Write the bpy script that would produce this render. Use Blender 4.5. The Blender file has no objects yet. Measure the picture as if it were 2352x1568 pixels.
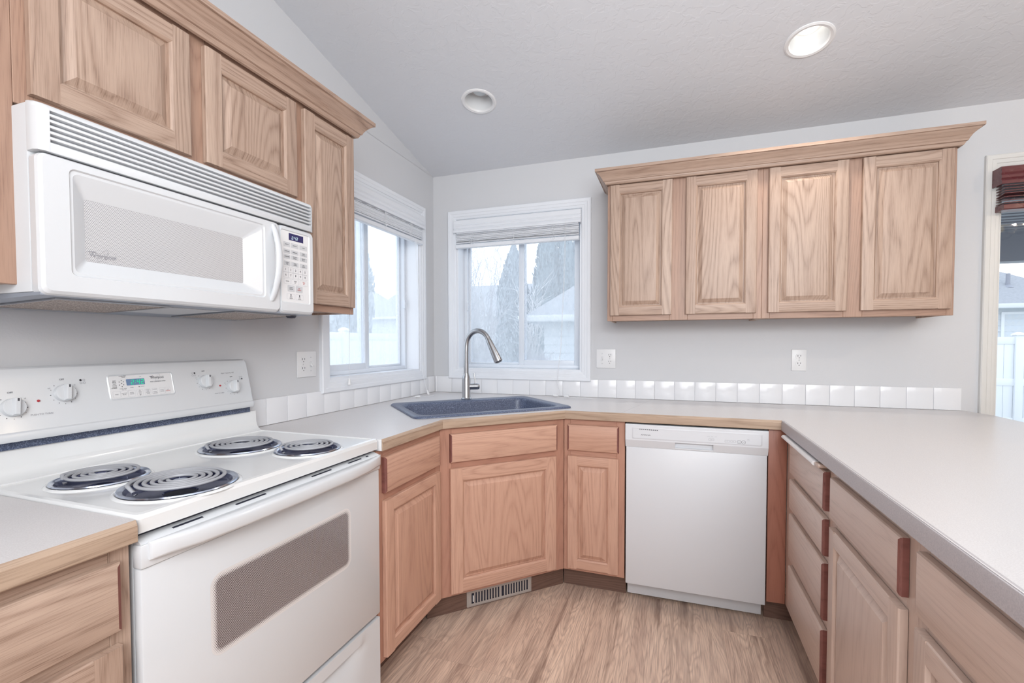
import bpy, bmesh, math, random
from mathutils import Vector, Matrix, noise as mnoise
random.seed(7)
SC = bpy.context.scene
COL = SC.collection
PI = math.pi

# ------------------------------------------------------------------ camera
cam_d = bpy.data.cameras.new('camera')
cam = bpy.data.objects.new('camera', cam_d); COL.objects.link(cam)
SC.camera = cam
CAM = Vector((1.55802, -2.85356, 1.24170))
yaw, pitch, roll = math.radians(19.1824), math.radians(-1.6768), math.radians(-0.0852)
fw = Vector((-math.sin(yaw)*math.cos(pitch), math.cos(yaw)*math.cos(pitch), math.sin(pitch)))
rt = Vector((math.cos(yaw), math.sin(yaw), 0)); up = rt.cross(fw)
r2 = rt*math.cos(roll)+up*math.sin(roll); u2 = -rt*math.sin(roll)+up*math.cos(roll)
cam.matrix_world = Matrix(((r2.x, u2.x, -fw.x, CAM.x), (r2.y, u2.y, -fw.y, CAM.y), (r2.z, u2.z, -fw.z, CAM.z), (0, 0, 0, 1)))
cam_d.sensor_width = 36.0
cam_d.lens = 36.0*1072.5/2352.0
cam_d.shift_y = 36.55/2352.0
cam_d.clip_start = 0.02; cam_d.clip_end = 200

# ------------------------------------------------------------------ world, lights, exposure
world = bpy.data.worlds.new('overcast_sky'); SC.world = world; world.use_nodes = True
wn = world.node_tree.nodes; wl = world.node_tree.links
bgn = wn['Background']
tc = wn.new('ShaderNodeTexCoord'); sx = wn.new('ShaderNodeSeparateXYZ'); wr = wn.new('ShaderNodeValToRGB')
wl.new(tc.outputs['Generated'], sx.inputs[0]); wl.new(sx.outputs['Z'], wr.inputs[0])
wr.color_ramp.elements[0].position = 0.0; wr.color_ramp.elements[0].color = (0.90, 0.95, 1.0, 1)
wr.color_ramp.elements[1].position = 0.6; wr.color_ramp.elements[1].color = (0.76, 0.87, 1.0, 1)
wl.new(wr.outputs[0], bgn.inputs['Color']); bgn.inputs['Strength'].default_value = 2.3

def area_light(name, loc, target, size, power, color=(1, 1, 1), shape='SQUARE', spread=180):
    d = bpy.data.lights.new(name, 'AREA'); d.energy = power; d.color = color; d.size = size; d.shape = shape
    d.spread = math.radians(spread)
    o = bpy.data.objects.new(name, d); COL.objects.link(o); o.location = loc
    o.rotation_euler = (Vector(target)-Vector(loc)).to_track_quat('-Z', 'Y').to_euler()
    return o
# soft fill lights added behind the camera, not fixtures of the room
area_light('rear_fill_light', (2.7, -4.3, 2.75), (1.5, -1.2, 0.7), 2.2, 70, (0.95, 0.98, 1.0))
area_light('upward_fill_light', (2.2, -3.2, 1.8), (2.2, -2.0, 3.2), 1.0, 44, (0.92, 0.97, 1.0))  # added fill aimed upward to brighten the ceiling
area_light('low_fill_light', (1.55, -3.4, 1.55), (1.40, -.9, .10), 1.1, 28, (.98, .985, 1.0))  # added low fill to brighten the base cabinets and floor

vs = SC.view_settings
vs.view_transform = 'Standard'; vs.look = 'None'; vs.gamma = 1.0; vs.use_curve_mapping = False
vs.exposure = -0.13
SC.display_settings.display_device = 'sRGB'

# ------------------------------------------------------------------ material helpers
def srgb(r, g, b):
    f = lambda c: (c/255/12.92) if c/255 <= 0.04045 else ((c/255+0.055)/1.055)**2.4
    return (f(r), f(g), f(b), 1.0)
class NT:
    def __init__(s, name):
        s.m = bpy.data.materials.new(name); s.m.use_nodes = True
        s.n = s.m.node_tree.nodes; s.l = s.m.node_tree.links; s.b = s.n['Principled BSDF']
    def node(s, t, **k):
        nd = s.n.new(t)
        for a, v in k.items(): setattr(nd, a, v)
        return nd
    def link(s, a, b): s.l.new(a, b)
    def math(s, op, a, b=None, c=None):
        nd = s.n.new('ShaderNodeMath'); nd.operation = op
        for i, v in enumerate((a, b, c)):
            if v is None: continue
            if isinstance(v, (int, float)): nd.inputs[i].default_value = v
            else: s.l.new(v, nd.inputs[i])
        return nd.outputs[0]
    def noise(s, vec, scale, detail=2, rough=.5, dist=0):
        nd = s.n.new('ShaderNodeTexNoise'); nd.inputs['Scale'].default_value = scale; nd.inputs['Detail'].default_value = detail
        nd.inputs['Roughness'].default_value = rough; nd.inputs['Distortion'].default_value = dist
        if vec is not None: s.l.new(vec, nd.inputs['Vector'])
        return nd.outputs['Fac']
    def ramp(s, fac, stops):
        nd = s.n.new('ShaderNodeValToRGB'); e = nd.color_ramp.elements
        while len(e) > 1: e.remove(e[-1])
        e[0].position = stops[0][0]; e[0].color = stops[0][1]
        for p, c in stops[1:]:
            q = e.new(p); q.color = c
        s.l.new(fac, nd.inputs[0]); return nd.outputs[0]
    def mix(s, fac, a, b, blend='MIX'):
        nd = s.n.new('ShaderNodeMix'); nd.data_type = 'RGBA'; nd.blend_type = blend
        for i, v in ((0, fac), (6, a), (7, b)):
            if isinstance(v, (int, float)): nd.inputs[i].default_value = v
            elif isinstance(v, tuple): nd.inputs[i].default_value = v
            else: s.l.new(v, nd.inputs[i])
        return nd.outputs[2]
    def vmul(s, vec, xyz):
        nd = s.n.new('ShaderNodeVectorMath'); nd.operation = 'MULTIPLY'; s.l.new(vec, nd.inputs[0]); nd.inputs[1].default_value = xyz
        return nd.outputs[0]
    def bump(s, h, strength, dist=.001):
        nd = s.n.new('ShaderNodeBump'); nd.inputs['Strength'].default_value = strength; nd.inputs['Distance'].default_value = dist
        s.l.new(h, nd.inputs['Height']); s.l.new(nd.outputs[0], s.b.inputs['Normal'])
    def set(s, **k):
        for a, v in k.items(): s.b.inputs[a.replace('_', ' ')].default_value = v
        return s
def C3(r, g, b): return (r, g, b, 1.0)
def plain(name, col, rough=.5, metal=0.0, **k):
    t = NT(name); t.b.inputs['Base Color'].default_value = col; t.b.inputs['Roughness'].default_value = rough
    t.b.inputs['Metallic'].default_value = metal
    # a faint procedural unevenness of the gloss
    tcn = t.node('ShaderNodeTexCoord'); f = t.noise(tcn.outputs['Object'], 14, 2)
    r = t.math('MULTIPLY_ADD', f, .08, rough-.04); t.link(r, t.b.inputs['Roughness'])
    for a, v in k.items(): t.b.inputs[a.replace('_', ' ')].default_value = v
    return t.m
def emit(name, col, strength):
    t = NT(name); t.b.inputs['Base Color'].default_value = C3(0, 0, 0)
    t.b.inputs['Emission Color'].default_value = col; t.b.inputs['Emission Strength'].default_value = strength
    return t.m

def oak(name, light, mid, dark, rough=.42, contrast=1.0):
    t = NT(name)
    at = t.node('ShaderNodeAttribute', attribute_name='grain'); v = at.outputs['Vector']
    n1 = t.noise(t.vmul(v, (.50, 5.2, 3.0)), 1.0, 1.5, .4, .15)
    amt = t.noise(t.vmul(v, (.8, 9.0, 3.0)), 1.0, 2, .5)
    wob = t.noise(t.vmul(v, (7.0, 60.0, 30.0)), 1.0, 2, .55)
    rings = t.math('PINGPONG', t.math('ADD', t.math('MULTIPLY', n1, 30.0), t.math('MULTIPLY', wob, .5)), .5)
    rings = t.math('MULTIPLY', rings, 2.0)
    band = t.math('MULTIPLY', t.math('POWER', rings, 3.2), t.ramp(amt, [(.25, C3(.25, .25, .25)), (.7, C3(1, 1, 1))]))
    soft = t.math('POWER', rings, 1.2)
    pores = t.noise(t.vmul(v, (13.0, 620.0, 70.0)), 1.0, 2, .6)
    pm = t.ramp(pores, [(0.48, C3(0, 0, 0)), (0.68, C3(1, 1, 1))])
    fine = t.noise(t.vmul(v, (2.5, 210.0, 40.0)), 1.0, 2, .6)
    tone = t.noise(t.vmul(v, (.12, .7, .2)), 1.0, 1)
    base = t.mix(t.ramp(tone, [(.3, C3(0, 0, 0)), (.7, C3(1, 1, 1))]), light, mid)
    base = t.mix(t.math('MULTIPLY', fine, .55*contrast), base, mid)
    c = t.mix(t.math('MULTIPLY', soft, .14*contrast), base, dark)
    c = t.mix(t.math('MULTIPLY', band, .36*contrast), c, dark)
    pd = t.math('MULTIPLY', t.math('MULTIPLY', pm, t.math('MULTIPLY_ADD', band, .75, .30)), .75*contrast)
    c = t.mix(pd, c, tuple(x*.68 for x in dark[:3])+(1,))
    t.link(c, t.b.inputs['Base Color'])
    t.b.inputs['Roughness'].default_value = rough
    t.bump(t.math('ADD', t.math('MULTIPLY', pm, -.6), t.math('MULTIPLY', band, -.3)), .12, .0006)
    t.b.inputs['Specular IOR Level'].default_value = .45
    return t.m

M = {}
M['oak'] = oak('oak_upper', C3(.52, .39, .31), C3(.44, .31, .24), C3(.26, .16, .115), contrast=1.35)
M['oak_base'] = oak('oak_base', C3(.64, .40, .30), C3(.56, .33, .24), C3(.39, .205, .145), contrast=1.0)
M['oak_bar'] = oak('oak_peninsula', C3(.64, .51, .44), C3(.57, .435, .365), C3(.45, .32, .26), rough=.30, contrast=.75)  # peninsula oak, paler because the glare on it is put into the colour
M['oak_frame'] = oak('oak_face_frame', C3(.45, .295, .22), C3(.38, .235, .17), C3(.26, .145, .105))  # redder frame wood, partly recess shade put into the colour
M['oak_base_frame'] = oak('oak_base_frame', C3(.54, .305, .22), C3(.47, .245, .175), C3(.34, .155, .11), contrast=.85)  # base frames darkened likewise, recess shade partly in the colour
M['oak_end_shade'] = oak('oak_end_grain_shade', C3(.25, .10, .085), C3(.20, .075, .062), C3(.13, .045, .04))  # dark end grain plus the side shading of drawer ends, as colour
M['oak_edge'] = oak('oak_counter_edge', C3(.52, .395, .30), C3(.44, .32, .235), C3(.27, .18, .125), contrast=1.3)
M['oak_filler'] = oak('oak_filler', C3(.44, .20, .14), C3(.38, .16, .11), C3(.29, .11, .075), contrast=.8)
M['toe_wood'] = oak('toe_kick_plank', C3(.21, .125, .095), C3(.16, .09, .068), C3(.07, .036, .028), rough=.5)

def wall_mat(name, col, scale, strength, knock=False):
    t = NT(name); g = t.node('ShaderNodeNewGeometry'); p = g.outputs['Position']
    if knock:
        n = t.noise(p, scale, 3, .55, .6); h = t.ramp(n, [(.46, C3(0, 0, 0)), (.53, C3(1, 1, 1))])
    else:
        h = t.noise(p, scale, 2, .5)
    mott = t.noise(p, 1.3, 2)
    c = t.mix(t.math('MULTIPLY', mott, .25), col, tuple(x*.93 for x in col[:3])+(1,))
    t.link(c, t.b.inputs['Base Color']); t.b.inputs['Roughness'].default_value = .75
    t.b.inputs['Specular IOR Level'].default_value = .25
    t.bump(h, strength, .002)
    return t.m
M['wall'] = wall_mat('wall_paint', C3(.64, .645, .665), 170, .16)
M['ceiling'] = wall_mat('ceiling_paint', C3(.70, .715, .75), 22, .22, True)
M['trim'] = plain('white_trim_paint', C3(.80, .82, .86), .35)
M['trim_door'] = plain('ivory_trim_paint', C3(.72, .715, .695), .4)
M['vinyl'] = plain('white_window_vinyl', C3(.74, .78, .84), .35)
M['white'] = plain('white_enamel', C3(.665, .685, .71), .22, Coat_Weight=.3, Coat_Roughness=.08)
M['white_ctop'] = plain('white_cooktop_enamel', C3(.76, .77, .775), .16, Coat_Weight=.4, Coat_Roughness=.06)
M['white_dw'] = plain('dishwasher_white', C3(.68, .70, .735), .38)
M['dw_low'] = plain('dishwasher_panel_grey_white', C3(.62, .635, .67), .4)
M['plastic'] = plain('white_plastic', C3(.78, .78, .79), .35)
M['grey'] = plain('grey_metal_sheet', C3(.36, .40, .47), .4, .3)
M['dgrey'] = plain('dark_gap', C3(.02, .022, .04), .5)
M['print'] = plain('dark_print', C3(.06, .06, .075), .5)
M['print_l'] = plain('grey_print', C3(.30, .30, .33), .5)
M['print_red'] = plain('red_print', C3(.55, .08, .08), .5)
M['key'] = plain('key_grey', C3(.58, .59, .61), .45)
M['key_line'] = plain('key_outline', C3(.52, .53, .56), .45)
M['red'] = plain('red_lamp', C3(.45, .03, .04), .3)
M['chrome'] = plain('chrome', C3(.52, .57, .68), .18, 1.0)
M['bowl'] = plain('dark_drip_bowl', C3(.075, .085, .17), .22, .6)
M['coil'] = plain('coil_element', C3(.40, .41, .44), .5, .1)
M['steel'] = plain('brushed_steel', C3(.46, .465, .48), .30, 1.0)
M['tile'] = plain('white_glazed_tile', C3(.80, .805, .83), .16)
M['grout'] = plain('grout', C3(.62, .62, .65), .8)
M['blind'] = plain('white_blind', C3(.78, .80, .84), .4)
M['cord'] = plain('white_cord', C3(.80, .81, .84), .6)
M['red_blind'] = plain('mahogany_blind', C3(.13, .035, .040), .28)
M['vent'] = plain('taupe_register', C3(.42, .375, .345), .45)
M['board'] = plain('white_painted_edge', C3(.78, .77, .78), .35)
M['bulb'] = emit('lit_bulb', C3(1, .96, .88), 2.2)
M['bulb_off'] = plain('unlit_bulb', C3(.62, .68, .72), .3)
M['baffle'] = plain('white_baffle', C3(.78, .79, .80), .5)
M['lamp_glass'] = emit('amber_glass_shade', C3(1, .70, .22), 1.6)
M['bronze'] = plain('bronze_metal', C3(.06, .055, .06), .4, .6)
M['led_green'] = emit('green_digits', C3(.02, .75, .38), 1.0)
M['led_white'] = emit('blue_white_digits', C3(.7, .9, 1), 1.0)
M['lcd'] = plain('green_display_glass', C3(.16, .25, .42), .2)
M['lcd_dark'] = plain('dark_display_glass', C3(.03, .03, .12), .2)

# laminate worktop: fine speckle
def laminate(name, a, b, rough):
    t = NT(name); g = t.node('ShaderNodeNewGeometry'); p = g.outputs['Position']
    f = t.noise(p, 420, 2, .6); f2 = t.noise(t.vmul(p, (60, 14, 14)), 1, 3, .6)
    c = t.mix(t.ramp(f, [(.35, C3(0, 0, 0)), (.65, C3(1, 1, 1))]), a, b)
    c = t.mix(t.math('MULTIPLY', f2, .35), c, b)
    t.link(c, t.b.inputs['Base Color']); t.b.inputs['Roughness'].default_value = rough
    t.bump(f, .05, .0004)
    return t.m
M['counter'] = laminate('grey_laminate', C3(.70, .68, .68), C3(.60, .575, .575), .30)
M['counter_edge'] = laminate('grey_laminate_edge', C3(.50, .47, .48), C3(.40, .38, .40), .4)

# speckled composite sink
t = NT('blue_grey_composite'); tcn = t.node('ShaderNodeTexCoord')
f = t.noise(tcn.outputs['Object'], 330, 2, .7)
t.link(t.ramp(f, [(.40, C3(.05, .066, .118)), (.56, C3(.108, .135, .215)), (.70, C3(.28, .32, .43))]), t.b.inputs['Base Color'])
t.b.inputs['Roughness'].default_value = .38; M['sink'] = t.m

# vinyl plank floor, boards along +Y
t = NT('oak_vinyl_plank'); g = t.node('ShaderNodeNewGeometry'); sp = t.node('ShaderNodeSeparateXYZ'); t.link(g.outputs['Position'], sp.inputs[0])
PW, PL = .182, 1.22
ix = t.math('FLOOR', t.math('DIVIDE', t.math('ADD', sp.outputs[0], .055), PW))
wn1 = t.node('ShaderNodeTexWhiteNoise', noise_dimensions='1D'); t.link(ix, wn1.inputs['W'])
yy = t.math('ADD', t.math('DIVIDE', sp.outputs[1], PL), t.math('MULTIPLY', wn1.outputs['Value'], 3.7))
iy = t.math('FLOOR', yy)
idv = t.node('ShaderNodeCombineXYZ'); t.link(ix, idv.inputs[0]); t.link(iy, idv.inputs[1])
wn2 = t.node('ShaderNodeTexWhiteNoise', noise_dimensions='2D'); t.link(idv.outputs[0], wn2.inputs['Vector'])
off = t.math('MULTIPLY', wn2.outputs['Value'], 61.0)
cv = t.node('ShaderNodeCombineXYZ'); t.link(t.math('ADD', sp.outputs[1], off), cv.inputs[0]); t.link(sp.outputs[0], cv.inputs[1]); t.link(off, cv.inputs[2])
v = cv.outputs[0]
n1 = t.noise(t.vmul(v, (1.5, 11.0, .3)), 1.0, 2.0, .45, .8)
wob = t.noise(t.vmul(v, (5.0, 55.0, 1)), 1.0, 3, .6)
rings = t.math('MULTIPLY', t.math('PINGPONG', t.math('ADD', t.math('MULTIPLY', n1, 15.0), t.math('MULTIPLY', wob, .9)), .5), 2.0)
band = t.math('POWER', rings, 1.7)
pores = t.ramp(t.noise(t.vmul(v, (9.0, 260.0, 1)), 1.0, 2, .6), [(.47, C3(0, 0, 0)), (.68, C3(1, 1, 1))])
cloud = t.noise(t.vmul(v, (.9, 5.0, 1)), 1.0, 3, .6)
dk = t.ramp(t.noise(t.vmul(v, (1.1, 17.0, 2)), 1.0, 4, .65, .6), [(.51, C3(0, 0, 0)), (.70, C3(1, 1, 1))])
c = t.mix(t.ramp(cloud, [(.32, C3(0, 0, 0)), (.66, C3(1, 1, 1))]), C3(.90, .69, .54), C3(.66, .475, .37))
c = t.mix(t.math('MULTIPLY', band, .46), c, C3(.36, .235, .185))
c = t.mix(t.math('MULTIPLY', pores, .50), c, C3(.25, .165, .14))
c = t.mix(t.math('MULTIPLY', dk, .80), c, C3(.17, .095, .075))
c = t.mix(t.math('MULTIPLY', wn2.outputs['Value'], .28), c, C3(.55, .41, .33))
fx = t.math('FRACT', t.math('DIVIDE', t.math('ADD', sp.outputs[0], .055), PW)); fy = t.math('FRACT', yy)
ex = t.math('LESS_THAN', t.math('MINIMUM', fx, t.math('SUBTRACT', 1.0, fx)), .006)
ey = t.math('LESS_THAN', t.math('MINIMUM', fy, t.math('SUBTRACT', 1.0, fy)), .0009)
c = t.mix(t.math('MULTIPLY', t.math('MAXIMUM', ex, ey), .14), c, C3(.10, .06, .05))
t.link(c, t.b.inputs['Base Color']); t.b.inputs['Roughness'].default_value = .40
t.bump(t.math('SUBTRACT', 1.0, pores), .10, .0005)
M['floor'] = t.m

# perforated door glass: white glass with a dot screen (object space, dots of a given pitch)
def dot_glass(name, pitch, hole, screen, frac, fade=None):
    t = NT(name); at = t.node('ShaderNodeAttribute', attribute_name='grain'); sp = t.node('ShaderNodeSeparateXYZ'); t.link(at.outputs['Vector'], sp.inputs[0])
    a = t.math('DIVIDE', sp.outputs[0], pitch); b = t.math('DIVIDE', sp.outputs[1], pitch*.866)
    row = t.math('FLOOR', b); sh = t.math('MULTIPLY', t.math('MODULO', row, 2.0), .5)
    da = t.math('SUBTRACT', t.math('FRACT', t.math('ADD', a, sh)), .5); db = t.math('MULTIPLY', t.math('SUBTRACT', t.math('FRACT', b), .5), .866)
    r = t.math('SQRT', t.math('ADD', t.math('MULTIPLY', da, da), t.math('MULTIPLY', db, db)))
    rad = frac
    if fade:   # third grain coordinate: distance to the border of the window
        rad = t.math('MULTIPLY', t.math('MINIMUM', t.math('DIVIDE', sp.outputs[2], fade), 1.0), frac)
    m = t.math('LESS_THAN', r, rad)
    t.link(t.mix(m, screen, hole), t.b.inputs['Base Color']); t.b.inputs['Roughness'].default_value = .12
    t.b.inputs['Specular IOR Level'].default_value = .6
    return t.m
M['mw_glass'] = dot_glass('microwave_screen_glass', .0034, C3(.33, .33, .345), C3(.66, .66, .675), .36)
M['oven_glass'] = dot_glass('oven_screen_glass', .0036, C3(.105, .075, .075), C3(.74, .72, .72), .47, .016)
# mesh grease filter
t = NT('brown_filter_mesh'); tcn = t.node('ShaderNodeTexCoord')
f = t.node('ShaderNodeTexVoronoi'); f.inputs['Scale'].default_value = 330; t.link(tcn.outputs['Object'], f.inputs['Vector'])
t.link(t.ramp(f.outputs['Distance'], [(.25, C3(.10, .065, .055)), (.6, C3(.42, .33, .27)), (.8, C3(.7, .65, .6))]), t.b.inputs['Base Color'])
t.b.inputs['Roughness'].default_value = .4; M['filter'] = t.m
# window glass: clear with a reflection that grows with the angle; optional white haze mixed in to wash out the view
def glass(name, haze=0.0):
    m = bpy.data.materials.new(name); m.use_nodes = True; nt = m.node_tree; nt.nodes.clear()
    o = nt.nodes.new('ShaderNodeOutputMaterial'); tr = nt.nodes.new('ShaderNodeBsdfTransparent'); gl = nt.nodes.new('ShaderNodeBsdfGlossy')
    gl.inputs['Roughness'].default_value = 0.02; fr = nt.nodes.new('ShaderNodeFresnel'); fr.inputs['IOR'].default_value = 1.5
    mx = nt.nodes.new('ShaderNodeMixShader'); gm = nt.nodes.new('ShaderNodeNewGeometry'); mp = nt.nodes.new('ShaderNodeMapRange'); mp.inputs[3].default_value = 1.5; mp.inputs[4].default_value = 1/1.5; nt.links.new(gm.outputs['Backfacing'], mp.inputs[0]); nt.links.new(mp.outputs[0], fr.inputs['IOR'])
    nt.links.new(fr.outputs[0], mx.inputs[0]); nt.links.new(tr.outputs[0], mx.inputs[1]); nt.links.new(gl.outputs[0], mx.inputs[2])
    last = mx
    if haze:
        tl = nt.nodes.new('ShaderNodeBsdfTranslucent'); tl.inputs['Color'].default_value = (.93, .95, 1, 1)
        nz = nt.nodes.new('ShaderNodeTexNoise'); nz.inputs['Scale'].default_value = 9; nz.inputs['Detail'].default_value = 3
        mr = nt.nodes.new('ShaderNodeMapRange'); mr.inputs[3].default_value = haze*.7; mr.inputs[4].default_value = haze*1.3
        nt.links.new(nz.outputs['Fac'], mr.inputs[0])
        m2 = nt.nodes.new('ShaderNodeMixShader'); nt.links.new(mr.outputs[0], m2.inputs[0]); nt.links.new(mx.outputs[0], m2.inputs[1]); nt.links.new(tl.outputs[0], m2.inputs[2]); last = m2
    nt.links.new(last.outputs[0], o.inputs[0])
    return m
M['glass'] = glass('clear_pane'); M['glass_haze'] = glass('hazed_pane', .27)

# ------------------------------------------------------------------ mesh helpers
class MB:
    """collects boxes, prisms, tubes, lathes; build() links them as ONE mesh object"""
    def __init__(s): s.v = []; s.f = []; s.mi = []; s.g = []; s.mats = []
    def mat(s, m):
        if m not in s.mats: s.mats.append(m)
        return s.mats.index(m)
    def add(s, verts, faces, mat, grain=None):
        """grain: axis letter along which the wood runs, or None, or explicit list of vectors"""
        b = len(s.v); k = s.mat(mat); s.v += [tuple(p) for p in verts]
        off = (random.uniform(0, 40), random.uniform(0, 40), random.uniform(0, 40))
        for i, p in enumerate(verts):
            if isinstance(grain, list): s.g.append(tuple(grain[i])); continue
            x, y, z = p
            if grain == 'x': q = (x, z, y)
            elif grain == 'z': q = (z, x, y)
            elif grain == 'y': q = (y, x, z)
            elif isinstance(grain, tuple):   # along direction in the plan
                q = (x*grain[0]+y*grain[1], z, x*grain[1]-y*grain[0])
            else: q = (x, y, z); 
            s.g.append((q[0]+off[0], q[1]+off[1], q[2]+off[2]) if grain else q)
        for fc in faces: s.f.append(tuple(b+i for i in fc)); s.mi.append(k)
        return b
    def box(s, x0, x1, y0, y1, z0, z1, mat, grain=None, bev=0, seg=2):
        x0, x1 = min(x0, x1), max(x0, x1); y0, y1 = min(y0, y1), max(y0, y1); z0, z1 = min(z0, z1), max(z0, z1)
        vs_ = [(x0, y0, z0), (x1, y0, z0), (x1, y1, z0), (x0, y1, z0), (x0, y0, z1), (x1, y0, z1), (x1, y1, z1), (x0, y1, z1)]
        fs = [(0, 3, 2, 1), (4, 5, 6, 7), (0, 1, 5, 4), (1, 2, 6, 5), (2, 3, 7, 6), (3, 0, 4, 7)]
        if bev > 0:
            bev = min(bev, .49*min(x1-x0, y1-y0, z1-z0))
            bm = bmesh.new(); bv = [bm.verts.new(p) for p in vs_]
            for f_ in fs: bm.faces.new([bv[i] for i in f_])
            bmesh.ops.bevel(bm, geom=list(bm.edges), offset=bev, segments=seg, profile=.5, affect='EDGES')
            bm.verts.index_update()
            vs_ = [tuple(v_.co) for v_ in bm.verts]; fs = [tuple(v_.index for v_ in f_.verts) for f_ in bm.faces]; bm.free()
        s.add(vs_, fs, mat, grain); return s
    def prism(s, poly, axis, a0, a1, mat, grain=None):
        """poly: 2-D points; axis 'x': (y,z), 'y': (x,z), 'z': (x,y)"""
        n = len(poly); vs_ = []
        for a in (a0, a1):
            for p, q in poly: vs_.append({'x': (a, p, q), 'y': (p, a, q), 'z': (p, q, a)}[axis])
        fs = [tuple(range(n-1, -1, -1)), tuple(range(n, 2*n))]+[(i, (i+1) % n, n+(i+1) % n, n+i) for i in range(n)]
        s.add(vs_, fs, mat, grain); return s
    def loft(s, sections, mat, grain=None, close=True, cap=True):
        n = len(sections[0]); vs_ = [p for sec in sections for p in sec]; fs = []
        for k in range(len(sections)-1):
            for i in range(n if close else n-1):
                j = (i+1) % n; fs.append((k*n+i, k*n+j, (k+1)*n+j, (k+1)*n+i))
        if cap and close:
            fs.append(tuple(range(n-1, -1, -1))); fs.append(tuple((len(sections)-1)*n+i for i in range(n)))
        s.add(vs_, fs, mat, grain); return s
    def tube(s, pts, r, mat, seg=8, flat=1.0):
        pts = [Vector(p) for p in pts]; secs = []
        ref = None
        for i, p in enumerate(pts):
            d = (pts[min(i+1, len(pts)-1)]-pts[max(i-1, 0)]).normalized()
            if ref is None:
                ref = Vector((0, 0, 1)) if abs(d.z) < .9 else Vector((1, 0, 0))
            a = d.cross(ref).normalized(); b = a.cross(d).normalized(); ref = b
            rr = r[i] if isinstance(r, (list, tuple)) else r
            secs.append([tuple(p+a*rr*math.cos(2*PI*k/seg)+b*rr*flat*math.sin(2*PI*k/seg)) for k in range(seg)])
        return s.loft(secs, mat)
    def lathe(s, prof, mat, center=(0, 0, 0), axis='z', seg=32, close=False, caps=True):
        """prof: (radius, height) pairs"""
        vs_ = []; n = len(prof)
        for k in range(seg):
            a = 2*PI*k/seg
            for r, h in prof:
                x, y = r*math.cos(a), r*math.sin(a)
                q = {'z': (x, y, h), 'y': (x, h, y), 'x': (h, x, y)}[axis]
                vs_.append((q[0]+center[0], q[1]+center[1], q[2]+center[2]))
        fs = []
        for k in range(seg):
            k2 = (k+1) % seg
            for i in range(n-1 if not close else n):
                j = (i+1) % n
                fs.append((k*n+i, k2*n+i, k2*n+j, k*n+j))
        if not close and caps:
            if prof[0][0] > 1e-6: fs.append(tuple(k*n for k in range(seg))[::-1])
            if prof[-1][0] > 1e-6: fs.append(tuple(k*n+n-1 for k in range(seg)))
        s.add(vs_, fs, mat); return s
    def sweep(s, path, prof, mat, grain=True):
        """profile (out, z) along a plan polyline with mitred corners; 'out' to the right-hand side of travel"""
        P_ = [Vector((p[0], p[1])) for p in path]; rows = []
        for i in range(len(P_)):
            ds = []
            if i > 0: ds.append((P_[i]-P_[i-1]).normalized())
            if i < len(P_)-1: ds.append((P_[i+1]-P_[i]).normalized())
            ns = [Vector((d.y, -d.x)) for d in ds]
            n = sum(ns, Vector((0, 0)))/len(ns); n = n/(n.length**2)
            rows.append(n)
        for i in range(len(P_)-1):
            a = [(P_[i].x+rows[i].x*o, P_[i].y+rows[i].y*o, z) for o, z in prof]
            b = [(P_[i+1].x+rows[i+1].x*o, P_[i+1].y+rows[i+1].y*o, z) for o, z in prof]
            d = (P_[i+1]-P_[i]).normalized()
            s.loft([a, b], mat, (d.x, d.y) if grain else None)
        return s
    def xform(s, mtx):
        s.v = [tuple(mtx @ Vector(p)) for p in s.v]; return s
    def build(s, name, parent=None, angle=32, label=None, smooth=True):
        me = bpy.data.meshes.new(name); me.from_pydata(s.v, [], s.f); me.validate()
        for m in s.mats: me.materials.append(m)
        if len(me.polygons) == len(s.mi): me.polygons.foreach_set('material_index', s.mi)
        at = me.attributes.new('grain', 'FLOAT_VECTOR', 'POINT'); at.data.foreach_set('vector', [c for q in s.g for c in q])
        bm = bmesh.new(); bm.from_mesh(me); bmesh.ops.recalc_face_normals(bm, faces=list(bm.faces)); bm.to_mesh(me); bm.free()
        if smooth:
            me.shade_smooth(); me.set_sharp_from_angle(angle=math.radians(angle))
        o = bpy.data.objects.new(name, me); COL.objects.link(o)
        if parent: o.parent = parent
        if label: o['label'] = label
        return o
def tag(o, label, cat, group=None, kind=None):
    o['label'] = label; o['category'] = cat
    if group: o['group'] = group
    if kind: o['kind'] = kind
    return o
def thing(name, label, cat, loc=(0, 0, 0), rotz=0, group=None, kind=None):
    o = bpy.data.objects.new(name, None); COL.objects.link(o); o.location = loc; o.rotation_euler = (0, 0, math.radians(rotz)); o.empty_display_size = .1
    return tag(o, label, cat, group, kind)
def struct(o): o['kind'] = 'structure'; return o
def text_mb(mb, txt, x, z, y, size, mat, align='CENTER', shear=0.0, sx=1.0, rot=0.0):
    """lettering lying in the local XZ plane, facing -Y, added to mb"""
    cu = bpy.data.curves.new('tmp_text', 'FONT'); cu.body = txt; cu.size = size; cu.align_x = align; cu.align_y = 'CENTER'; cu.shear = shear
    cu.resolution_u = 2; cu.extrude = .0001
    o = bpy.data.objects.new('tmp_text', cu); COL.objects.link(o)
    dg = bpy.context.evaluated_depsgraph_get(); me = bpy.data.meshes.new_from_object(o.evaluated_get(dg))
    c, s_ = math.cos(rot), math.sin(rot)
    vs_ = []
    for v_ in me.vertices:
        a, b = v_.co.x*sx, v_.co.y
        vs_.append((x+a*c-b*s_, y-v_.co.z, z+a*s_+b*c))
    mb.add(vs_, [tuple(p.vertices) for p in me.polygons], mat)
    bpy.data.objects.remove(o); bpy.data.curves.remove(cu); bpy.data.meshes.remove(me)
SEG7 = {'0': 'abcdef', '1': 'bc', '2': 'abged', '4': 'fgbc'}
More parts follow.
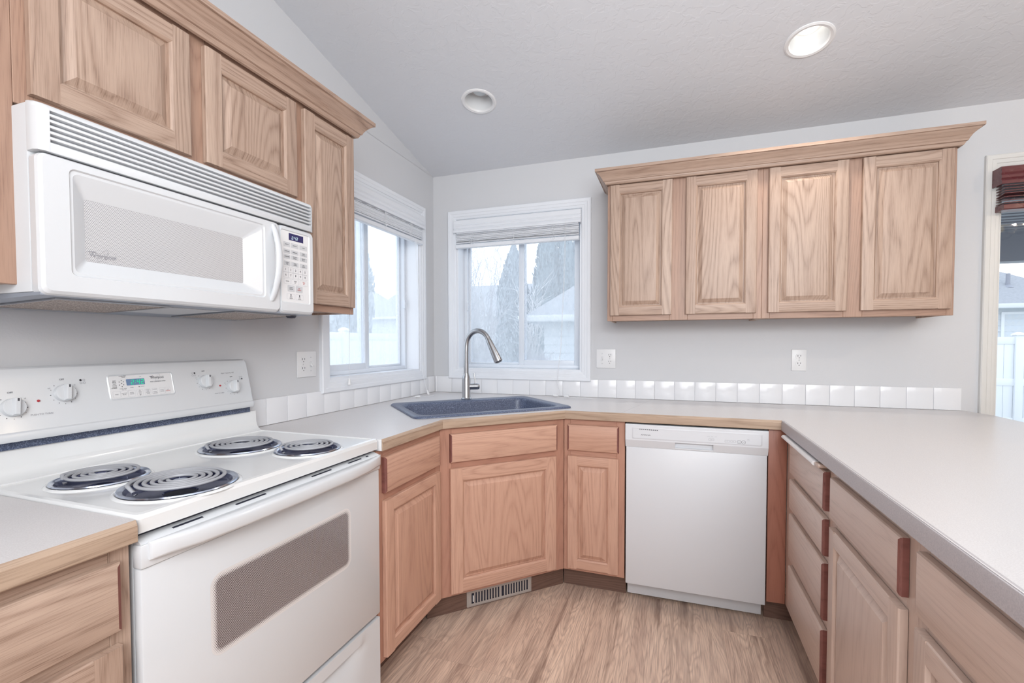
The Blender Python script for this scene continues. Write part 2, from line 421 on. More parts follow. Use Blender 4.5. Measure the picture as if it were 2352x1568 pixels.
def digits_mb(mb, txt, x, z, y, h, mat, slant=.12):
    w = h*.55; th = h*.13
    def seg(x0, z0, x1, z1):
        mb.add([(x0+z0*slant-z*slant, y, z0), (x1+z0*slant-z*slant, y, z0), (x1+z1*slant-z*slant, y, z1), (x0+z1*slant-z*slant, y, z1)], [(0, 1, 2, 3)], mat)
    for ch in txt:
        if ch == ':':
            seg(x, z+h*.25, x+th, z+h*.25+th); seg(x, z+h*.65, x+th, z+h*.65+th); x += th*2.6; continue
        for sg in SEG7[ch]:
            if sg == 'a': seg(x, z+h-th, x+w, z+h)
            if sg == 'd': seg(x, z, x+w, z+th)
            if sg == 'g': seg(x, z+h/2-th/2, x+w, z+h/2+th/2)
            if sg == 'f': seg(x, z+h/2, x+th, z+h)
            if sg == 'e': seg(x, z, x+th, z+h/2)
            if sg == 'b': seg(x+w-th, z+h/2, x+w, z+h)
            if sg == 'c': seg(x+w-th, z, x+w, z+h/2)
        x += w*1.42
def rrect(x0, x1, z0, z1, r, n=5):
    p = []
    for cx, cz, a0 in ((x1-r, z1-r, 0), (x0+r, z1-r, 90), (x0+r, z0+r, 180), (x1-r, z0+r, 270)):
        for k in range(n+1):
            a = math.radians(a0+90*k/n); p.append((cx+r*math.cos(a), cz+r*math.sin(a)))
    return p
def ring_face(mb, outer, inner, yo, yi, mat):
    """band between two loops of equal length in the XZ plane"""
    n = len(outer)
    mb.add([(x, yo, z) for x, z in outer]+[(x, yi, z) for x, z in inner], [(i, (i+1) % n, n+(i+1) % n, n+i) for i in range(n)], mat)
def fill_face(mb, loop, y, mat, grain=None):
    mb.add([(x, y, z) for x, z in loop], [tuple(range(len(loop)))], mat, grain)
def outline_mb(mb, loop, y, w, mat):
    """thin raised outline around a loop"""
    cx = sum(p[0] for p in loop)/len(loop); cz = sum(p[1] for p in loop)/len(loop)
    hx = max(p[0] for p in loop)-cx; hz = max(p[1] for p in loop)-cz
    inn = [(cx+(p[0]-cx)*(hx-w)/hx, cz+(p[1]-cz)*(hz-w)/hz) for p in loop]
    ring_face(mb, loop, inn, y, y, mat)
def plate_with_holes(mb, outer, holes, z, mat):
    """flat face in the XY plane with holes"""
    bm = bmesh.new(); es = []
    for lp in [outer]+holes:
        vs_ = [bm.verts.new((p[0], p[1], z)) for p in lp]
        for i in range(len(vs_)): es.append(bm.edges.new((vs_[i], vs_[(i+1) % len(vs_)])))
    bmesh.ops.triangle_fill(bm, edges=es, use_beauty=True, use_dissolve=False)
    bm.verts.index_update()
    mb.add([tuple(v_.co) for v_ in bm.verts], [tuple(v_.index for v_ in f_.verts) for f_ in bm.faces], mat); bm.free()

# ------------------------------------------------------------------ room shell
HC, SL = 2.3717, 0.2052            # ceiling height on the back wall, ceiling slope
RX, RY = 6.2, -5.6                 # right wall, wall behind the photographer
WT = .16                           # wall thickness
RIDGE = -3.9
def ceil_z(y): return HC-SL*max(y, RIDGE)
b = MB(); b.box(-WT, RX+WT, RY-WT, WT, -.12, 0, M['floor']); struct(b.build('floor'))
b = MB()
b.prism([(WT, HC-SL*WT), (RIDGE, ceil_z(RIDGE)), (RY-WT, ceil_z(RIDGE)), (RY-WT, ceil_z(RIDGE)+.2), (RIDGE, ceil_z(RIDGE)+.2), (WT, HC+.2)], 'x', -WT, RX+WT, M['ceiling'])
ceiling = struct(b.build('ceiling', smooth=False))
# openings: (x0,x1,z0,z1)
W2 = (.1745, 1.019, 1.0685, 2.0665)       # back wall window
DR = (2.997, 4.75, 0.0, 2.0665)           # patio door
W1 = (-1.042, -.195, 1.0685, 2.0665)      # left wall window (y range)
b = MB()
zt = HC+.005
b.box(-WT, W2[0], 0, WT, 0, zt, M['wall']); b.box(W2[0], W2[1], 0, WT, 0, W2[2], M['wall']); b.box(W2[0], W2[1], 0, WT, W2[3], zt, M['wall'])
b.box(W2[1], DR[0], 0, WT, 0, zt, M['wall']); b.box(DR[0], DR[1], 0, WT, DR[3], zt, M['wall']); b.box(DR[1], RX+WT, 0, WT, 0, zt, M['wall'])
struct(b.build('wall_back', smooth=False))
b = MB()
b.box(-WT, 0, W1[1], 0, 0, HC, M['wall']); b.box(-WT, 0, W1[0], W1[1], 0, W1[2], M['wall']); b.box(-WT, 0, W1[0], W1[1], W1[3], HC, M['wall'])
b.box(-WT, 0, RY, W1[0], 0, HC, M['wall'])
gable = [(0, HC-.001), (RIDGE, HC-.001), (RIDGE, ceil_z(RIDGE)+.004), (0, HC+.004)]
b.prism(gable, 'x', -WT, 0, M['wall']); b.box(-WT, 0, RY, RIDGE, HC-.001, ceil_z(RIDGE)+.004, M['wall'])
struct(b.build('wall_left', smooth=False))
b = MB()
b.box(RX, RX+WT, RY, 0, 0, HC, M['wall']); b.prism(gable, 'x', RX, RX+WT, M['wall']); b.box(RX, RX+WT, RY, RIDGE, HC-.001, ceil_z(RIDGE)+.004, M['wall'])
struct(b.build('wall_right', smooth=False))
b = MB(); b.box(-WT, RX+WT, RY-WT, RY, 0, ceil_z(RIDGE)+.004, M['wall']); struct(b.build('wall_front', smooth=False))

# casing profile pieces: stepped colonial casing around a rectangular opening (local x along wall, front toward -y)
def casing(mb, x0, x1, z0, z1, mat, w=.058, bottom=True):
    prof = [(0, 0), (0, -.010), (.006, -.013), (.016, -.013), (.018, -.0155), (.034, -.0165), (.037, -.019), (w-.004, -.020), (w, -.016), (w, 0)]  # (out, y)
    path = [(x0, z0), (x0, z1), (x1, z1), (x1, z0)]
    dirs = [(-1, -1 if bottom else 0), (-1, 1), (1, 1), (1, -1 if bottom else 0)]
    n = 4 if bottom else 3
    for i in range(n):
        a, c = path[i], path[(i+1) % 4]; da, dc = dirs[i], dirs[(i+1) % 4]
        mb.loft([[(a[0]+da[0]*o, y, a[1]+da[1]*o) for o, y in prof], [(c[0]+dc[0]*o, y, c[1]+dc[1]*o) for o, y in prof]], mat)

def make_window(name, loc, rotz, w, h, sash_left, haze):
    """sliding window in a wall opening; local origin at the lower left of the opening on the room face"""
    t = bpy.data.objects.new(name, None); COL.objects.link(t); t.location = loc; t.rotation_euler = (0, 0, math.radians(rotz)); t['kind'] = 'structure'
    v, tr = M['vinyl'], M['trim']
    m = MB(); casing(m, 0, w, 0, h, tr); m.build('casing', t)
    m = MB()   # drywall-wrapped jamb liner
    m.box(0, .012, -.001, .10, 0, h, tr); m.box(w-.012, w, -.001, .10, 0, h, tr); m.box(.012, w-.012, -.001, .10, h-.012, h, tr); m.box(.012, w-.012, -.001, .10, 0, .012, tr)
    m.build('jamb', t)
    m = MB()   # vinyl main frame with stepped tracks
    f0, f1 = .088, .150
    for (a, b_) in ((.012, .034), (w-.034, w-.012)):
        m.box(a, b_, f0, f1, .012, h-.012, v, bev=.003)
    m.box(.0335, w-.0335, f0+.0006, f1, .012, .034, v, bev=.003); m.box(.0335, w-.0335, f0+.0006, f1, h-.034, h-.012, v, bev=.003)
    m.build('frame', t)
    mid = w*.505
    fx0, fx1 = (mid-.02, w-.034) if sash_left else (.034, mid+.02)
    m = MB()   # fixed lite: slim stop bead
    for (a, b_, c, d) in ((fx0, fx0+.013, .034, h-.034), (fx1-.013, fx1, .034, h-.034), (fx0+.0128, fx1-.0128, .034, .047), (fx0+.0128, fx1-.0128, h-.047, h-.034)):
        m.box(a, b_, .118, .146, c, d, v, bev=.002)
    fb = m.build('glazing_bead', t)
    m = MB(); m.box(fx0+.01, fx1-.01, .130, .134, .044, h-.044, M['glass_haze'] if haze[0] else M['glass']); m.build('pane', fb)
    s0, s1 = (.030, mid+.02) if sash_left else (mid-.02, w-.030)
    m = MB()   # sliding sash
    for (a, b_, c, d) in ((s0, s0+.036, .030, h-.030), (s1-.036, s1, .030, h-.030), (s0+.0355, s1-.0355, .030, .066), (s0+.0355, s1-.0355, h-.066, h-.030)):
        m.box(a, b_, .094, .117, c, d, v, bev=.004)
    sb = m.build('sash', t)
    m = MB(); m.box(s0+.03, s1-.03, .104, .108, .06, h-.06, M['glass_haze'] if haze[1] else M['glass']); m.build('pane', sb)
    m = MB(); lx = .037 if not sash_left else w-.037
    m.box(lx-.006, lx+.006, .080, .094, h*.40, h*.40+.055, v, bev=.003); m.build('latch', t)
    return t
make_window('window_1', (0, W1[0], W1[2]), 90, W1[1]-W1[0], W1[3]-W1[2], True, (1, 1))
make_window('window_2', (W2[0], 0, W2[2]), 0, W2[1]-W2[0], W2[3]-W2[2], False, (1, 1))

# patio door on the right
d1 = bpy.data.objects.new('door_1', None); COL.objects.link(d1); d1.location = (DR[0], 0, 0); d1['kind'] = 'structure'
w_, h_ = DR[1]-DR[0], DR[3]
m = MB(); casing(m, 0, w_, 0, h_, M['trim_door'], bottom=False); m.build('casing', d1)
m = MB(); m.box(0, .010, 0, WT, 0, h_, M['trim_door']); m.box(w_-.010, w_, 0, WT, 0, h_, M['trim_door']); m.box(.010, w_-.010, 0, WT, h_-.010, h_, M['trim_door']); m.build('jamb', d1)
m = MB()
for (a, c, z0, z1) in ((.010, .030, 0, h_-.01), (w_-.03, w_-.01, 0, h_-.01), (w_*.5-.03, w_*.5+.03, 0, h_-.01), (.03, w_-.03, h_-.04, h_-.01), (.03, w_-.03, 0, .07)):
    m.box(a, c, .085, .12, z0, z1, M['vinyl'], bev=.003)
m.build('frame', d1)
for a, c in ((.026, w_*.5-.026), (w_*.5+.026, w_-.026)):
    m = MB(); m.box(a, c, .098, .103, .066, h_-.036, M['glass']); m.build('pane', d1)

# ------------------------------------------------------------------ blinds
def slat_blind(name, label, loc, rotz, w, drop, valance_mat, slat_mat, cords=(), out=-.045, group=None, red=False):
    t = thing(name, label, 'blind', loc, rotz, group)      # origin: top left of the valance, on the wall plane
    m = MB()
    prof = [(0, 0), (out+.004, 0), (out, -.004), (out, -.030), (out+.003, -.036), (out-.002, -.042), (out-.002, -.052), (out+.004, -.057), (out-.003, -.066), (out-.003, -.078), (out+.006, -.080), (out+.008, -.004)]
    prof = [(out+.004, 0), (out, -.004), (out, -.028), (out+.004, -.034), (out-.001, -.041), (out-.001, -.052), (out+.004, -.057), (out-.003, -.066), (out-.003, -.080), (out+.010, -.080), (out+.010, 0)]
    m.prism(prof, 'x', 0, w, valance_mat)
    for xx in (0, w-.006): m.prism([(out+.010, 0), (out+.010, -.080), (-.012, -.080), (-.012, 0)], 'x', xx, xx+.006, valance_mat)
    m.build('valance', t)
    m = MB(); m.box(.008, w-.008, out+.014, -.014, -.045, -.004, valance_mat); m.build('headrail', t)
    m = MB(); z = -.050; n = 0
    while z > -drop+.028:
        tilt = random.uniform(-.002, .003) if not red else random.uniform(-.003, .006)
        hh = .0021 if not red else .0016
        m.prism([(out+.008, z+tilt-hh), (out+.008, z+tilt+hh), (-.012, z-tilt+hh), (-.012, z-tilt-hh)], 'x', .016+random.uniform(-.001, .001), w-.016+random.uniform(-.001, .001), slat_mat)
        z -= .0052 if not red else .0125
    m.build('slats', t)
    m = MB(); m.prism([(out+.006, -drop+.004), (out+.006, -drop+.022), (out+.012, -drop+.026), (-.012, -drop+.026), (-.008, -drop+.022), (-.008, -drop+.004), (-.014, -drop), (out+.012, -drop)], 'x', .014, w-.014, slat_mat); m.build('bottom_rail', t)
    for fx in (.16, .5, .80):
        m = MB(); xc = w*fx
        for k in range(5):
            pts = []
            x = xc+random.uniform(-.012, .012)
            for q in range(7):
                pts.append((x+random.uniform(-.009, .009), out+.004+random.uniform(-.006, .002), -.075-(drop-.085)*q/6))
            m.tube(pts, .0007, M['cord'], 4)
        m.build('ladder_cord', t)
    return t
def pull_cord(t, pts, tassel_at, tassel_dir=(0, 0, -1), twin=True):
    m = MB()
    m.tube(pts, .0009, M['cord'], 5)
    if twin: m.tube([(p[0]+.007*(1-i/(len(pts)-1)), p[1]-.003, p[2]) for i, p in enumerate(pts)], .0009, M['cord'], 5)
    c = m.build('pull_cord', t)
    m = MB(); m.lathe([(.0, 0), (.004, .0), (.0055, .006), (.0075, .020), (.008, .030), (.0045, .032), (0, .032)], M['plastic'], seg=12)
    q = Vector((0, 0, 1)).rotation_difference(Vector(tassel_dir)).to_matrix().to_4x4()
    m.xform(Matrix.Translation(Vector(tassel_at)) @ q); m.build('tassel', c)

zt_ = 2.0535
bl2 = slat_blind('window_blind', 'white faux wood blind drawn up at the window above the faucet', (W2[0]-.002, 0, zt_), 0, W2[1]-W2[0]+.003, .182, M['blind'], M['blind'], group=None)
# cords over the right-hand lite, running down to the worktop
bx = lambda px: px-(W2[0]-.002)
pull_cord(bl2, [(bx(.925), -.05, -.075), (bx(.915), -.048, -.45), (bx(.895), -.04, -.85), (bx(.880), -.032, -.96), (bx(.875), -.04, -1.06), (bx(.905), -.065, -1.125), (bx(.93), -.07, -1.132)], (bx(.925), -.07, -1.131), (1, -.1, 0.0))
pull_cord(bl2, [(bx(.89), -.068, -1.135), (bx(.91), -.074, -1.1375), (bx(.98), -.082, -1.1375), (bx(1.06), -.080, -1.1375), (bx(1.10), -.072, -1.1375), (bx(1.04), -.066, -1.1375)], (bx(.888), -.064, -1.131), (-1, .2, 0.0), twin=False)
bl1 = slat_blind('window_blind', 'white faux wood blind drawn up in the window beside the narrow wall cabinet', (0, W1[0]-.002, zt_), 90, W1[1]-W1[0]+.003, .182, M['blind'], M['blind'])
ly = lambda py: py-(W1[0]-.002)
pull_cord(bl1, [(ly(-.945), -.055, -.075), (ly(-.947), -.052, -.60), (ly(-.948), -.046, -.985)], (ly(-.948), -.046, -.982), (0, 0, -1), twin=False)
pull_cord(bl1, [(ly(-.325), -.05, -.16), (ly(-.29), -.048, -.55), (ly(-.255), -.042, -.92), (ly(-.235), -.045, -1.01), (ly(-.215), -.06, -1.11)], (ly(-.213), -.062, -1.108), (.3, -.2, -.9))
pull_cord(bl1, [(ly(-.16), -.10, -1.1375), (ly(-.25), -.13, -1.1375), (ly(-.34), -.10, -1.1375), (ly(-.40), -.06, -1.1375), (ly(-.37), -.045, -1.1375)], (ly(-.38), -.075, -1.131), (.4, -.9, 0), twin=False)
br = slat_blind('door_blind', 'dark reddish brown blind raised at the top of the patio door', (DR[0]-.035, 0, 2.047), 0, 1.9, .195, M['red_blind'], M['red_blind'], out=-.085, red=True)

# ------------------------------------------------------------------ recessed ceiling lights
def can_light(label, x, y, lit, group):
    z = ceil_z(y); th = math.atan(SL)
    t = thing('recessed_light', label, 'ceiling light', (x, y, z), 0, group); t.rotation_euler = (-th, 0, 0)
    m = MB(); m.lathe([(.070, .004), (.074, -.004), (.084, -.006), (.091, -.003), (.092, .001), (.075, .004)], M['plastic'], seg=48, close=True); m.build('trim_ring', t)
    m = MB(); m.lathe([(.072, .0), (.066, .03), (.058, .075), (.050, .082), (.050, .115), (0, .115)], M['baffle'], seg=48, caps=False); m.build('baffle', t)
    m = MB(); m.lathe([(0, .052), (.020, .053), (.036, .060), (.045, .074), (.045, .090), (.030, .105)], M['bulb' if lit else 'bulb_off'], seg=32); m.build('bulb', t)
    return t
# holes for the cans are cut by lifting the ceiling around them: boolean with two short drums
def cut_ceiling(pts):
    bmc = MB()
    for x, y in pts:
        m = MB(); m.lathe([(.0725, -.05), (.0725, .19)], M['ceiling'], seg=48)
        m.xform(Matrix.Translation((x, y, ceil_z(y))) @ Matrix.Rotation(-math.atan(SL), 4, 'X'))
        bmc.add(m.v, m.f, M['ceiling'])
    c = bmc.build('tmp_cut', smooth=False)
    md = ceiling.modifiers.new('cut', 'BOOLEAN'); md.object = c; md.solver = 'EXACT'
    dg = bpy.context.evaluated_depsgraph_get(); me = bpy.data.meshes.new_from_object(ceiling.evaluated_get(dg))
    ceiling.modifiers.clear(); ceiling.data = me; ceiling.name = 'ceiling'
    bpy.data.objects.remove(c)
CANS = [((.592, -.593), False), ((2.074, -.590), True)]
cut_ceiling([c[0] for c in CANS])
can_light('white round recessed ceiling light above the sink corner, switched off', .592, -.593, False, None)
can_light('glowing round recessed ceiling light above the wall cabinets', 2.074, -.590, True, None)
ld = bpy.data.lights.new('recessed_lamp', 'SPOT'); ld.energy = 22; ld.color = (1, .93, .84); ld.spot_size = math.radians(125); ld.spot_blend = .6; ld.shadow_soft_size = .045
lo = bpy.data.objects.new('recessed_lamp', ld); COL.objects.link(lo); lo.location = (2.074, -.590+.01, ceil_z(-.59)+.004); lo.rotation_euler = (-math.atan(SL), 0, 0)

# ------------------------------------------------------------------ cabinets (local frame: x along the face, y into the wall, z up; face frame front at y=0)
def face_frame(mb, w, z0, z1, cols, mat, th=.019, lap=.011):
    x = 0.0
    for (xa, xb, ops) in cols+[(w, w, None)]:
        s1 = xa+lap if ops is not None else w
        mb.box(x, s1, 0, th, z0, z1, mat, 'z', bev=.0012, seg=1)
        if ops is None: break
        zs = z0
        for (za, zb) in sorted(ops)+[(z1, z1)]:
            top = za+lap if za < z1 else z1
            if top > zs+.002: mb.box(s1+.0002, xb-lap-.0002, .0004, th, zs, top, mat, 'x', bev=.001, seg=1)
            zs = zb-lap
        x = xb-lap
def raised_door(parent, x0, x1, z0, z1, mat, th=.019, sw=.047, rw=.043, label=None):
    m = MB(); y0, y1 = -th, -.0012; iw = .007
    rw = min(rw, (z1-z0)*.3); sw = min(sw, (x1-x0)*.28)
    ax, bx_, az, bz = x0+sw, x1-sw, z0+rw, z1-rw
    e = .004
    # stiles with an eased outer edge
    for s_ in (0, 1):
        xa, xb = (x0, ax) if s_ == 0 else (bx_, x1)
        if s_ == 0: poly = [(xa, y1), (xa, y0+e), (xa+e*.6, y0+e*.25), (xa+e*1.6, y0), (xb, y0), (xb, y1)]
        else: poly = [(xa, y1), (xa, y0), (xb-e*1.6, y0), (xb-e*.6, y0+e*.25), (xb, y0+e), (xb, y1)]
        m.loft([[(p, q, z0) for p, q in poly], [(p, q+ (0 if 1 else 0), z1) for p, q in poly]], mat, 'z')
    for s_ in (0, 1):
        za, zb = (z0, az) if s_ == 0 else (bz, z1)
        if s_ == 0: poly = [(y1, za), (y0+e, za), (y0+e*.25, za+e*.6), (y0, za+e*1.6), (y0, zb), (y1, zb)]
        else: poly = [(y1, za), (y0, za), (y0, zb-e*1.6), (y0+e*.25, zb-e*.6), (y0+e, zb), (y1, zb)]
        m.prism(poly, 'x', ax, bx_, mat, 'x')
    # moulded inner edge (sticking)
    lo_ = [(ax, az), (bx_, az), (bx_, bz), (ax, bz)]; li = [(ax+iw, az+iw), (bx_-iw, az+iw), (bx_-iw, bz-iw), (ax+iw, bz-iw)]
    for i in range(4):
        j = (i+1) % 4; g = 'x' if i in (0, 2) else 'z'
        o1, o2, i1, i2 = lo_[i], lo_[j], li[i], li[j]
        mid1 = ((o1[0]*.45+i1[0]*.55), (o1[1]*.45+i1[1]*.55)); mid2 = ((o2[0]*.45+i2[0]*.55), (o2[1]*.45+i2[1]*.55))
        m.add([(o1[0], y0, o1[1]), (o2[0], y0, o2[1]), (mid2[0], y0+.0022, mid2[1]), (mid1[0], y0+.0022, mid1[1]), (i2[0], y0+.0065, i2[1]), (i1[0], y0+.0065, i1[1]), (i2[0], y0+.0145, i2[1]), (i1[0], y0+.0145, i1[1])],
              [(0, 1, 2, 3), (3, 2, 4, 5), (5, 4, 6, 7)], mat, g)
    d = m.build('door', parent, label=label, angle=25)
    # raised panel
    m = MB(); pa, pb, qa, qb = ax+iw-.001, bx_-iw+.001, az+iw-.001, bz-iw+.001
    def loop(dd): return [(pa+dd, qa+dd), (pb-dd, qa+dd), (pb-dd, qb-dd), (pa+dd, qb-dd)]
    wd = min(.028, (pb-pa)*.2)
    levels = [(0, y0+.0135), (.0065, y0+.0132), (.0085, y0+.0122), (.0225, y0+.0035), (.0250, y0+.0018), (.0285, y0+.0012)]
    vs_ = []; fs = []
    for k, (dd, yy_) in enumerate(levels):
        vs_ += [(p, yy_, q) for p, q in loop(dd)]
        if k:
            for i in range(4): fs.append(((k-1)*4+i, (k-1)*4+(i+1) % 4, k*4+(i+1) % 4, k*4+i))
    fs.append(tuple((len(levels)-1)*4+i for i in range(4)))
    vs_ += [(p, y1-.001, q) for p, q in loop(0)]; fs.append(tuple(len(levels)*4+i for i in range(4))[::-1])
    n0 = len(levels)*4
    for i in range(4): fs.append((n0+i, n0+(i+1) % 4, (i+1) % 4, i))
    m.add(vs_, fs, mat, 'z'); m.build('panel', d, angle=14)
    return d
def slab_drawer(parent, x0, x1, z0, z1, mat, th=.019, label=None, name='drawer'):
    m = MB(); e = .0075
    lv = [(-.0012, 0), (-th+.006, 0), (-th+.002, .002), (-th, e)]
    vs_ = []; fs = []
    for k, (y, dd) in enumerate(lv):
        vs_ += [(x0+dd, y, z0+dd), (x1-dd, y, z0+dd), (x1-dd, y, z1-dd), (x0+dd, y, z1-dd)]
        if k:
            for i in range(4): fs.append(((k-1)*4+i, (k-1)*4+(i+1) % 4, k*4+(i+1) % 4, k*4+i))
    fs.append((12, 13, 14, 15)); fs.append((3, 2, 1, 0))
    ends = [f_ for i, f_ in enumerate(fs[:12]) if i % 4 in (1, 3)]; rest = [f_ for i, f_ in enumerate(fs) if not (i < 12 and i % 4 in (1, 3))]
    m.add(vs_, rest, mat, 'x'); m.add(vs_, ends, M['oak_end_shade'], 'y'); return m.build(name, parent, label=label, angle=22)

OB_ = M['oak_base']
BZ0, BZ1 = .117, .872          # base cabinet box
def base_cabinet(name, label, loc, rotz, w, cols, mat, depth=.585, sides=(True, True), toe=True, group=None, toe_setback=.088, toe_ext=(0, 0), frame=True):
    t = thing(name, label, 'cabinet', loc, rotz, group)
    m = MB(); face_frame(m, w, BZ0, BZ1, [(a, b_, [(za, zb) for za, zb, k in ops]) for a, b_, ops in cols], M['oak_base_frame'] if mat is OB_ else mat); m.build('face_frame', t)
    m = MB()
    if sides[0]: m.box(.0005, .014, .0195, depth, BZ0, BZ1, mat, 'z')
    if sides[1]: m.box(w-.014, w-.0005, .0195, depth, BZ0, BZ1, mat, 'z')
    m.box(.0145, w-.0145, .0195, depth, BZ0, BZ0+.014, mat, 'x'); m.box(.0145, w-.0145, depth-.008, depth, BZ0+.0145, BZ1, mat, 'x')
    m.box(.0145, w-.0145, .0195, .09, BZ1-.016, BZ1, mat, 'x')
    m.build('carcass', t)
    for a, b_, ops in cols:
        for za, zb, k in ops:
            if k == 'door': raised_door(t, a, b_, za, zb, mat)
            else: slab_drawer(t, a, b_, za, zb, mat)
    if toe:
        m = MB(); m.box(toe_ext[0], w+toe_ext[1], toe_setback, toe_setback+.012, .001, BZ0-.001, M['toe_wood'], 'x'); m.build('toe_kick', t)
    return t
DT0, DT1, DO0, DO1 = .719, .846, .134, .692     # drawer and door heights

OB = M['oak_base']
FY = .592                                        # face frame distance from the wall
# right of the range, on the left wall (origin at its -y end, x -> +Y)
y0 = -1.497
base_cabinet('base_cabinet', 'pinkish oak base cabinet with one drawer and one door between range and sink cabinet', (FY, y0, 0), 90, 1.0448-1.497+2*.0-(-.0) if False else (-1.0448-y0),
             [(.026, .4295, [(DT0, DT1, 'drawer'), (DO0, DO1, 'door')])], OB, depth=.58, sides=(True, False))
# corner sink cabinet, 45 degrees
S2 = math.sqrt(.5)
L0 = Vector((.592, -1.044)); Lw = (Vector((1.044, -.592))-L0).length
t = thing('sink_cabinet', 'angled oak corner cabinet under the sink with a false drawer front', 'cabinet', (L0.x, L0.y, 0), 45)
m = MB(); ctr = Lw/2
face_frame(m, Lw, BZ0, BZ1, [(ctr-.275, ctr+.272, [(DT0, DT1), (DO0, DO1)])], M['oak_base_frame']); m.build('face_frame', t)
m = MB(); m.prism([(.02, .0195), (Lw-.02, .0195), (Lw+.15, .30), (ctr, .93), (-.15, .30)], 'z', BZ0, BZ0+.014, OB, 'x'); m.build('carcass', t)
slab_drawer(t, ctr-.275, ctr+.272, DT0, DT1, OB, name='false_drawer_front')
raised_door(t, ctr-.275, ctr+.267, DO0, DO1, OB, rw=.055, sw=.055)
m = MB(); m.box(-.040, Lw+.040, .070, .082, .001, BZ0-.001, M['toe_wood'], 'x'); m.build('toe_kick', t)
# floor register in its toe kick
rg = thing('floor_register', 'taupe metal air register set in the toe kick below the sink cabinet', 'vent', (L0.x, L0.y, 0), 45)
ra, rb = ctr-.171, ctr+.171
m = MB(); ring_face(m, rrect(ra, rb, .006, .087, .004, 3), rrect(ra+.006, rb-.006, .012, .081, .003, 3), .0655, .0620, M['vent'])
ring_face(m, rrect(ra+.006, rb-.006, .012, .081, .003, 3), rrect(ra+.022, rb-.022, .022, .072, .002, 3), .0620, .0625, M['vent'])
ring_face(m, rrect(ra, rb, .006, .087, .004, 3), rrect(ra, rb, .006, .087, .004, 3), .0655, .0695, M['vent'])
m.box(ctr-.006, ctr+.006, .0622, .066, .022, .072, M['vent']); m.build('frame', rg)
m = MB(); m.box(ra+.02, rb-.02, .0672, .0690, .020, .074, M['dgrey']); m.build('dark_duct', rg)
for side in (0, 1):
    a0 = ra+.024 if side == 0 else ctr+.008; n = 9
    for k in range(1, n+1):
        xx = a0+(ctr-.008-ra-.024)*k/(n+.6)
        m = MB(); m.box(xx-.0032, xx+.0032, .0628, .0668, .022, .072, M['vent']); m.build('louver', rg)
m = MB(); m.box(ra+.028, ra+.033, .0600, .066, .030, .060, M['plastic'], bev=.001); m.build('damper_lever', rg)
# narrow cabinet left of the dishwasher
base_cabinet('base_cabinet', 'narrow pinkish oak base cabinet between the sink cabinet and the dishwasher', (1.0448, -FY, 0), 0, 1.3395-1.0448,
             [(.020, .267, [(DT0, DT1, 'drawer'), (DO0, DO1, 'door')])], OB, depth=.58, sides=(False, True), toe_setback=.086, toe_ext=(-.02, 0))
# filler right of the dishwasher
t = thing('cabinet_filler', 'tall red-brown oak filler panel between the dishwasher and the peninsula drawers', 'panel', (1.9455, -FY, 0), 0)
m = MB(); m.box(0, .0715, 0, .019, BZ0-.002, BZ1, M['oak_filler'], 'z', bev=.001); m.build('panel', t)
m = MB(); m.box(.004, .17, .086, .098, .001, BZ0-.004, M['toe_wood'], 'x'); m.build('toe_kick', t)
# peninsula (faces -X); origin at its +Y end, x -> -Y
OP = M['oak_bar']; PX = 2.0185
yd = -.690
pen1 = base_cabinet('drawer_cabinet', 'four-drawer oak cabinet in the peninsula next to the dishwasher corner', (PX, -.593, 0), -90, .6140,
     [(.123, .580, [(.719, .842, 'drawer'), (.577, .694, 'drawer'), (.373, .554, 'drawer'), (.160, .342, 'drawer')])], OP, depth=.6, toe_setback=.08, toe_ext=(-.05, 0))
# pull-out cutting board above the top drawer
cb = MB(); pr = [(-.036, .850), (-.041, .8545), (-.0415, .8575), (-.039, .862), (-.034, .8645), (-.020, .8645), (-.020, .850)]
cb.prism(pr, 'x', .085, .535, M['board']); cbo = cb.build('cutting_board', pen1, label='white rounded front edge of a pull-out cutting board')
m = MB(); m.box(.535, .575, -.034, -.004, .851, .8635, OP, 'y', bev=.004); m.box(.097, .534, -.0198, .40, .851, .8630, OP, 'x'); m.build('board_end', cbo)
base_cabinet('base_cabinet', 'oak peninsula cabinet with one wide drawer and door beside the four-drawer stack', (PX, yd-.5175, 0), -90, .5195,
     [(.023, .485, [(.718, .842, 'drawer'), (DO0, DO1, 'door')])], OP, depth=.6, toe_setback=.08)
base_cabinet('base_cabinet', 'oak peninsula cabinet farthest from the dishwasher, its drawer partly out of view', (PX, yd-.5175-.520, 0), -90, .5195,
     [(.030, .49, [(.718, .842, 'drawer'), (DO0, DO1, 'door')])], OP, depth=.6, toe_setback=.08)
# near left, before the range
yn = -2.2715-.62
base_cabinet('base_cabinet', 'tan oak base cabinet under the short countertop on the other side of the range', (FY, yn, 0), 90, .6205,
     [(.03, .597, [(DT0, DT1, 'drawer'), (DO0, DO1, 'door')])], M['oak'], depth=.58)

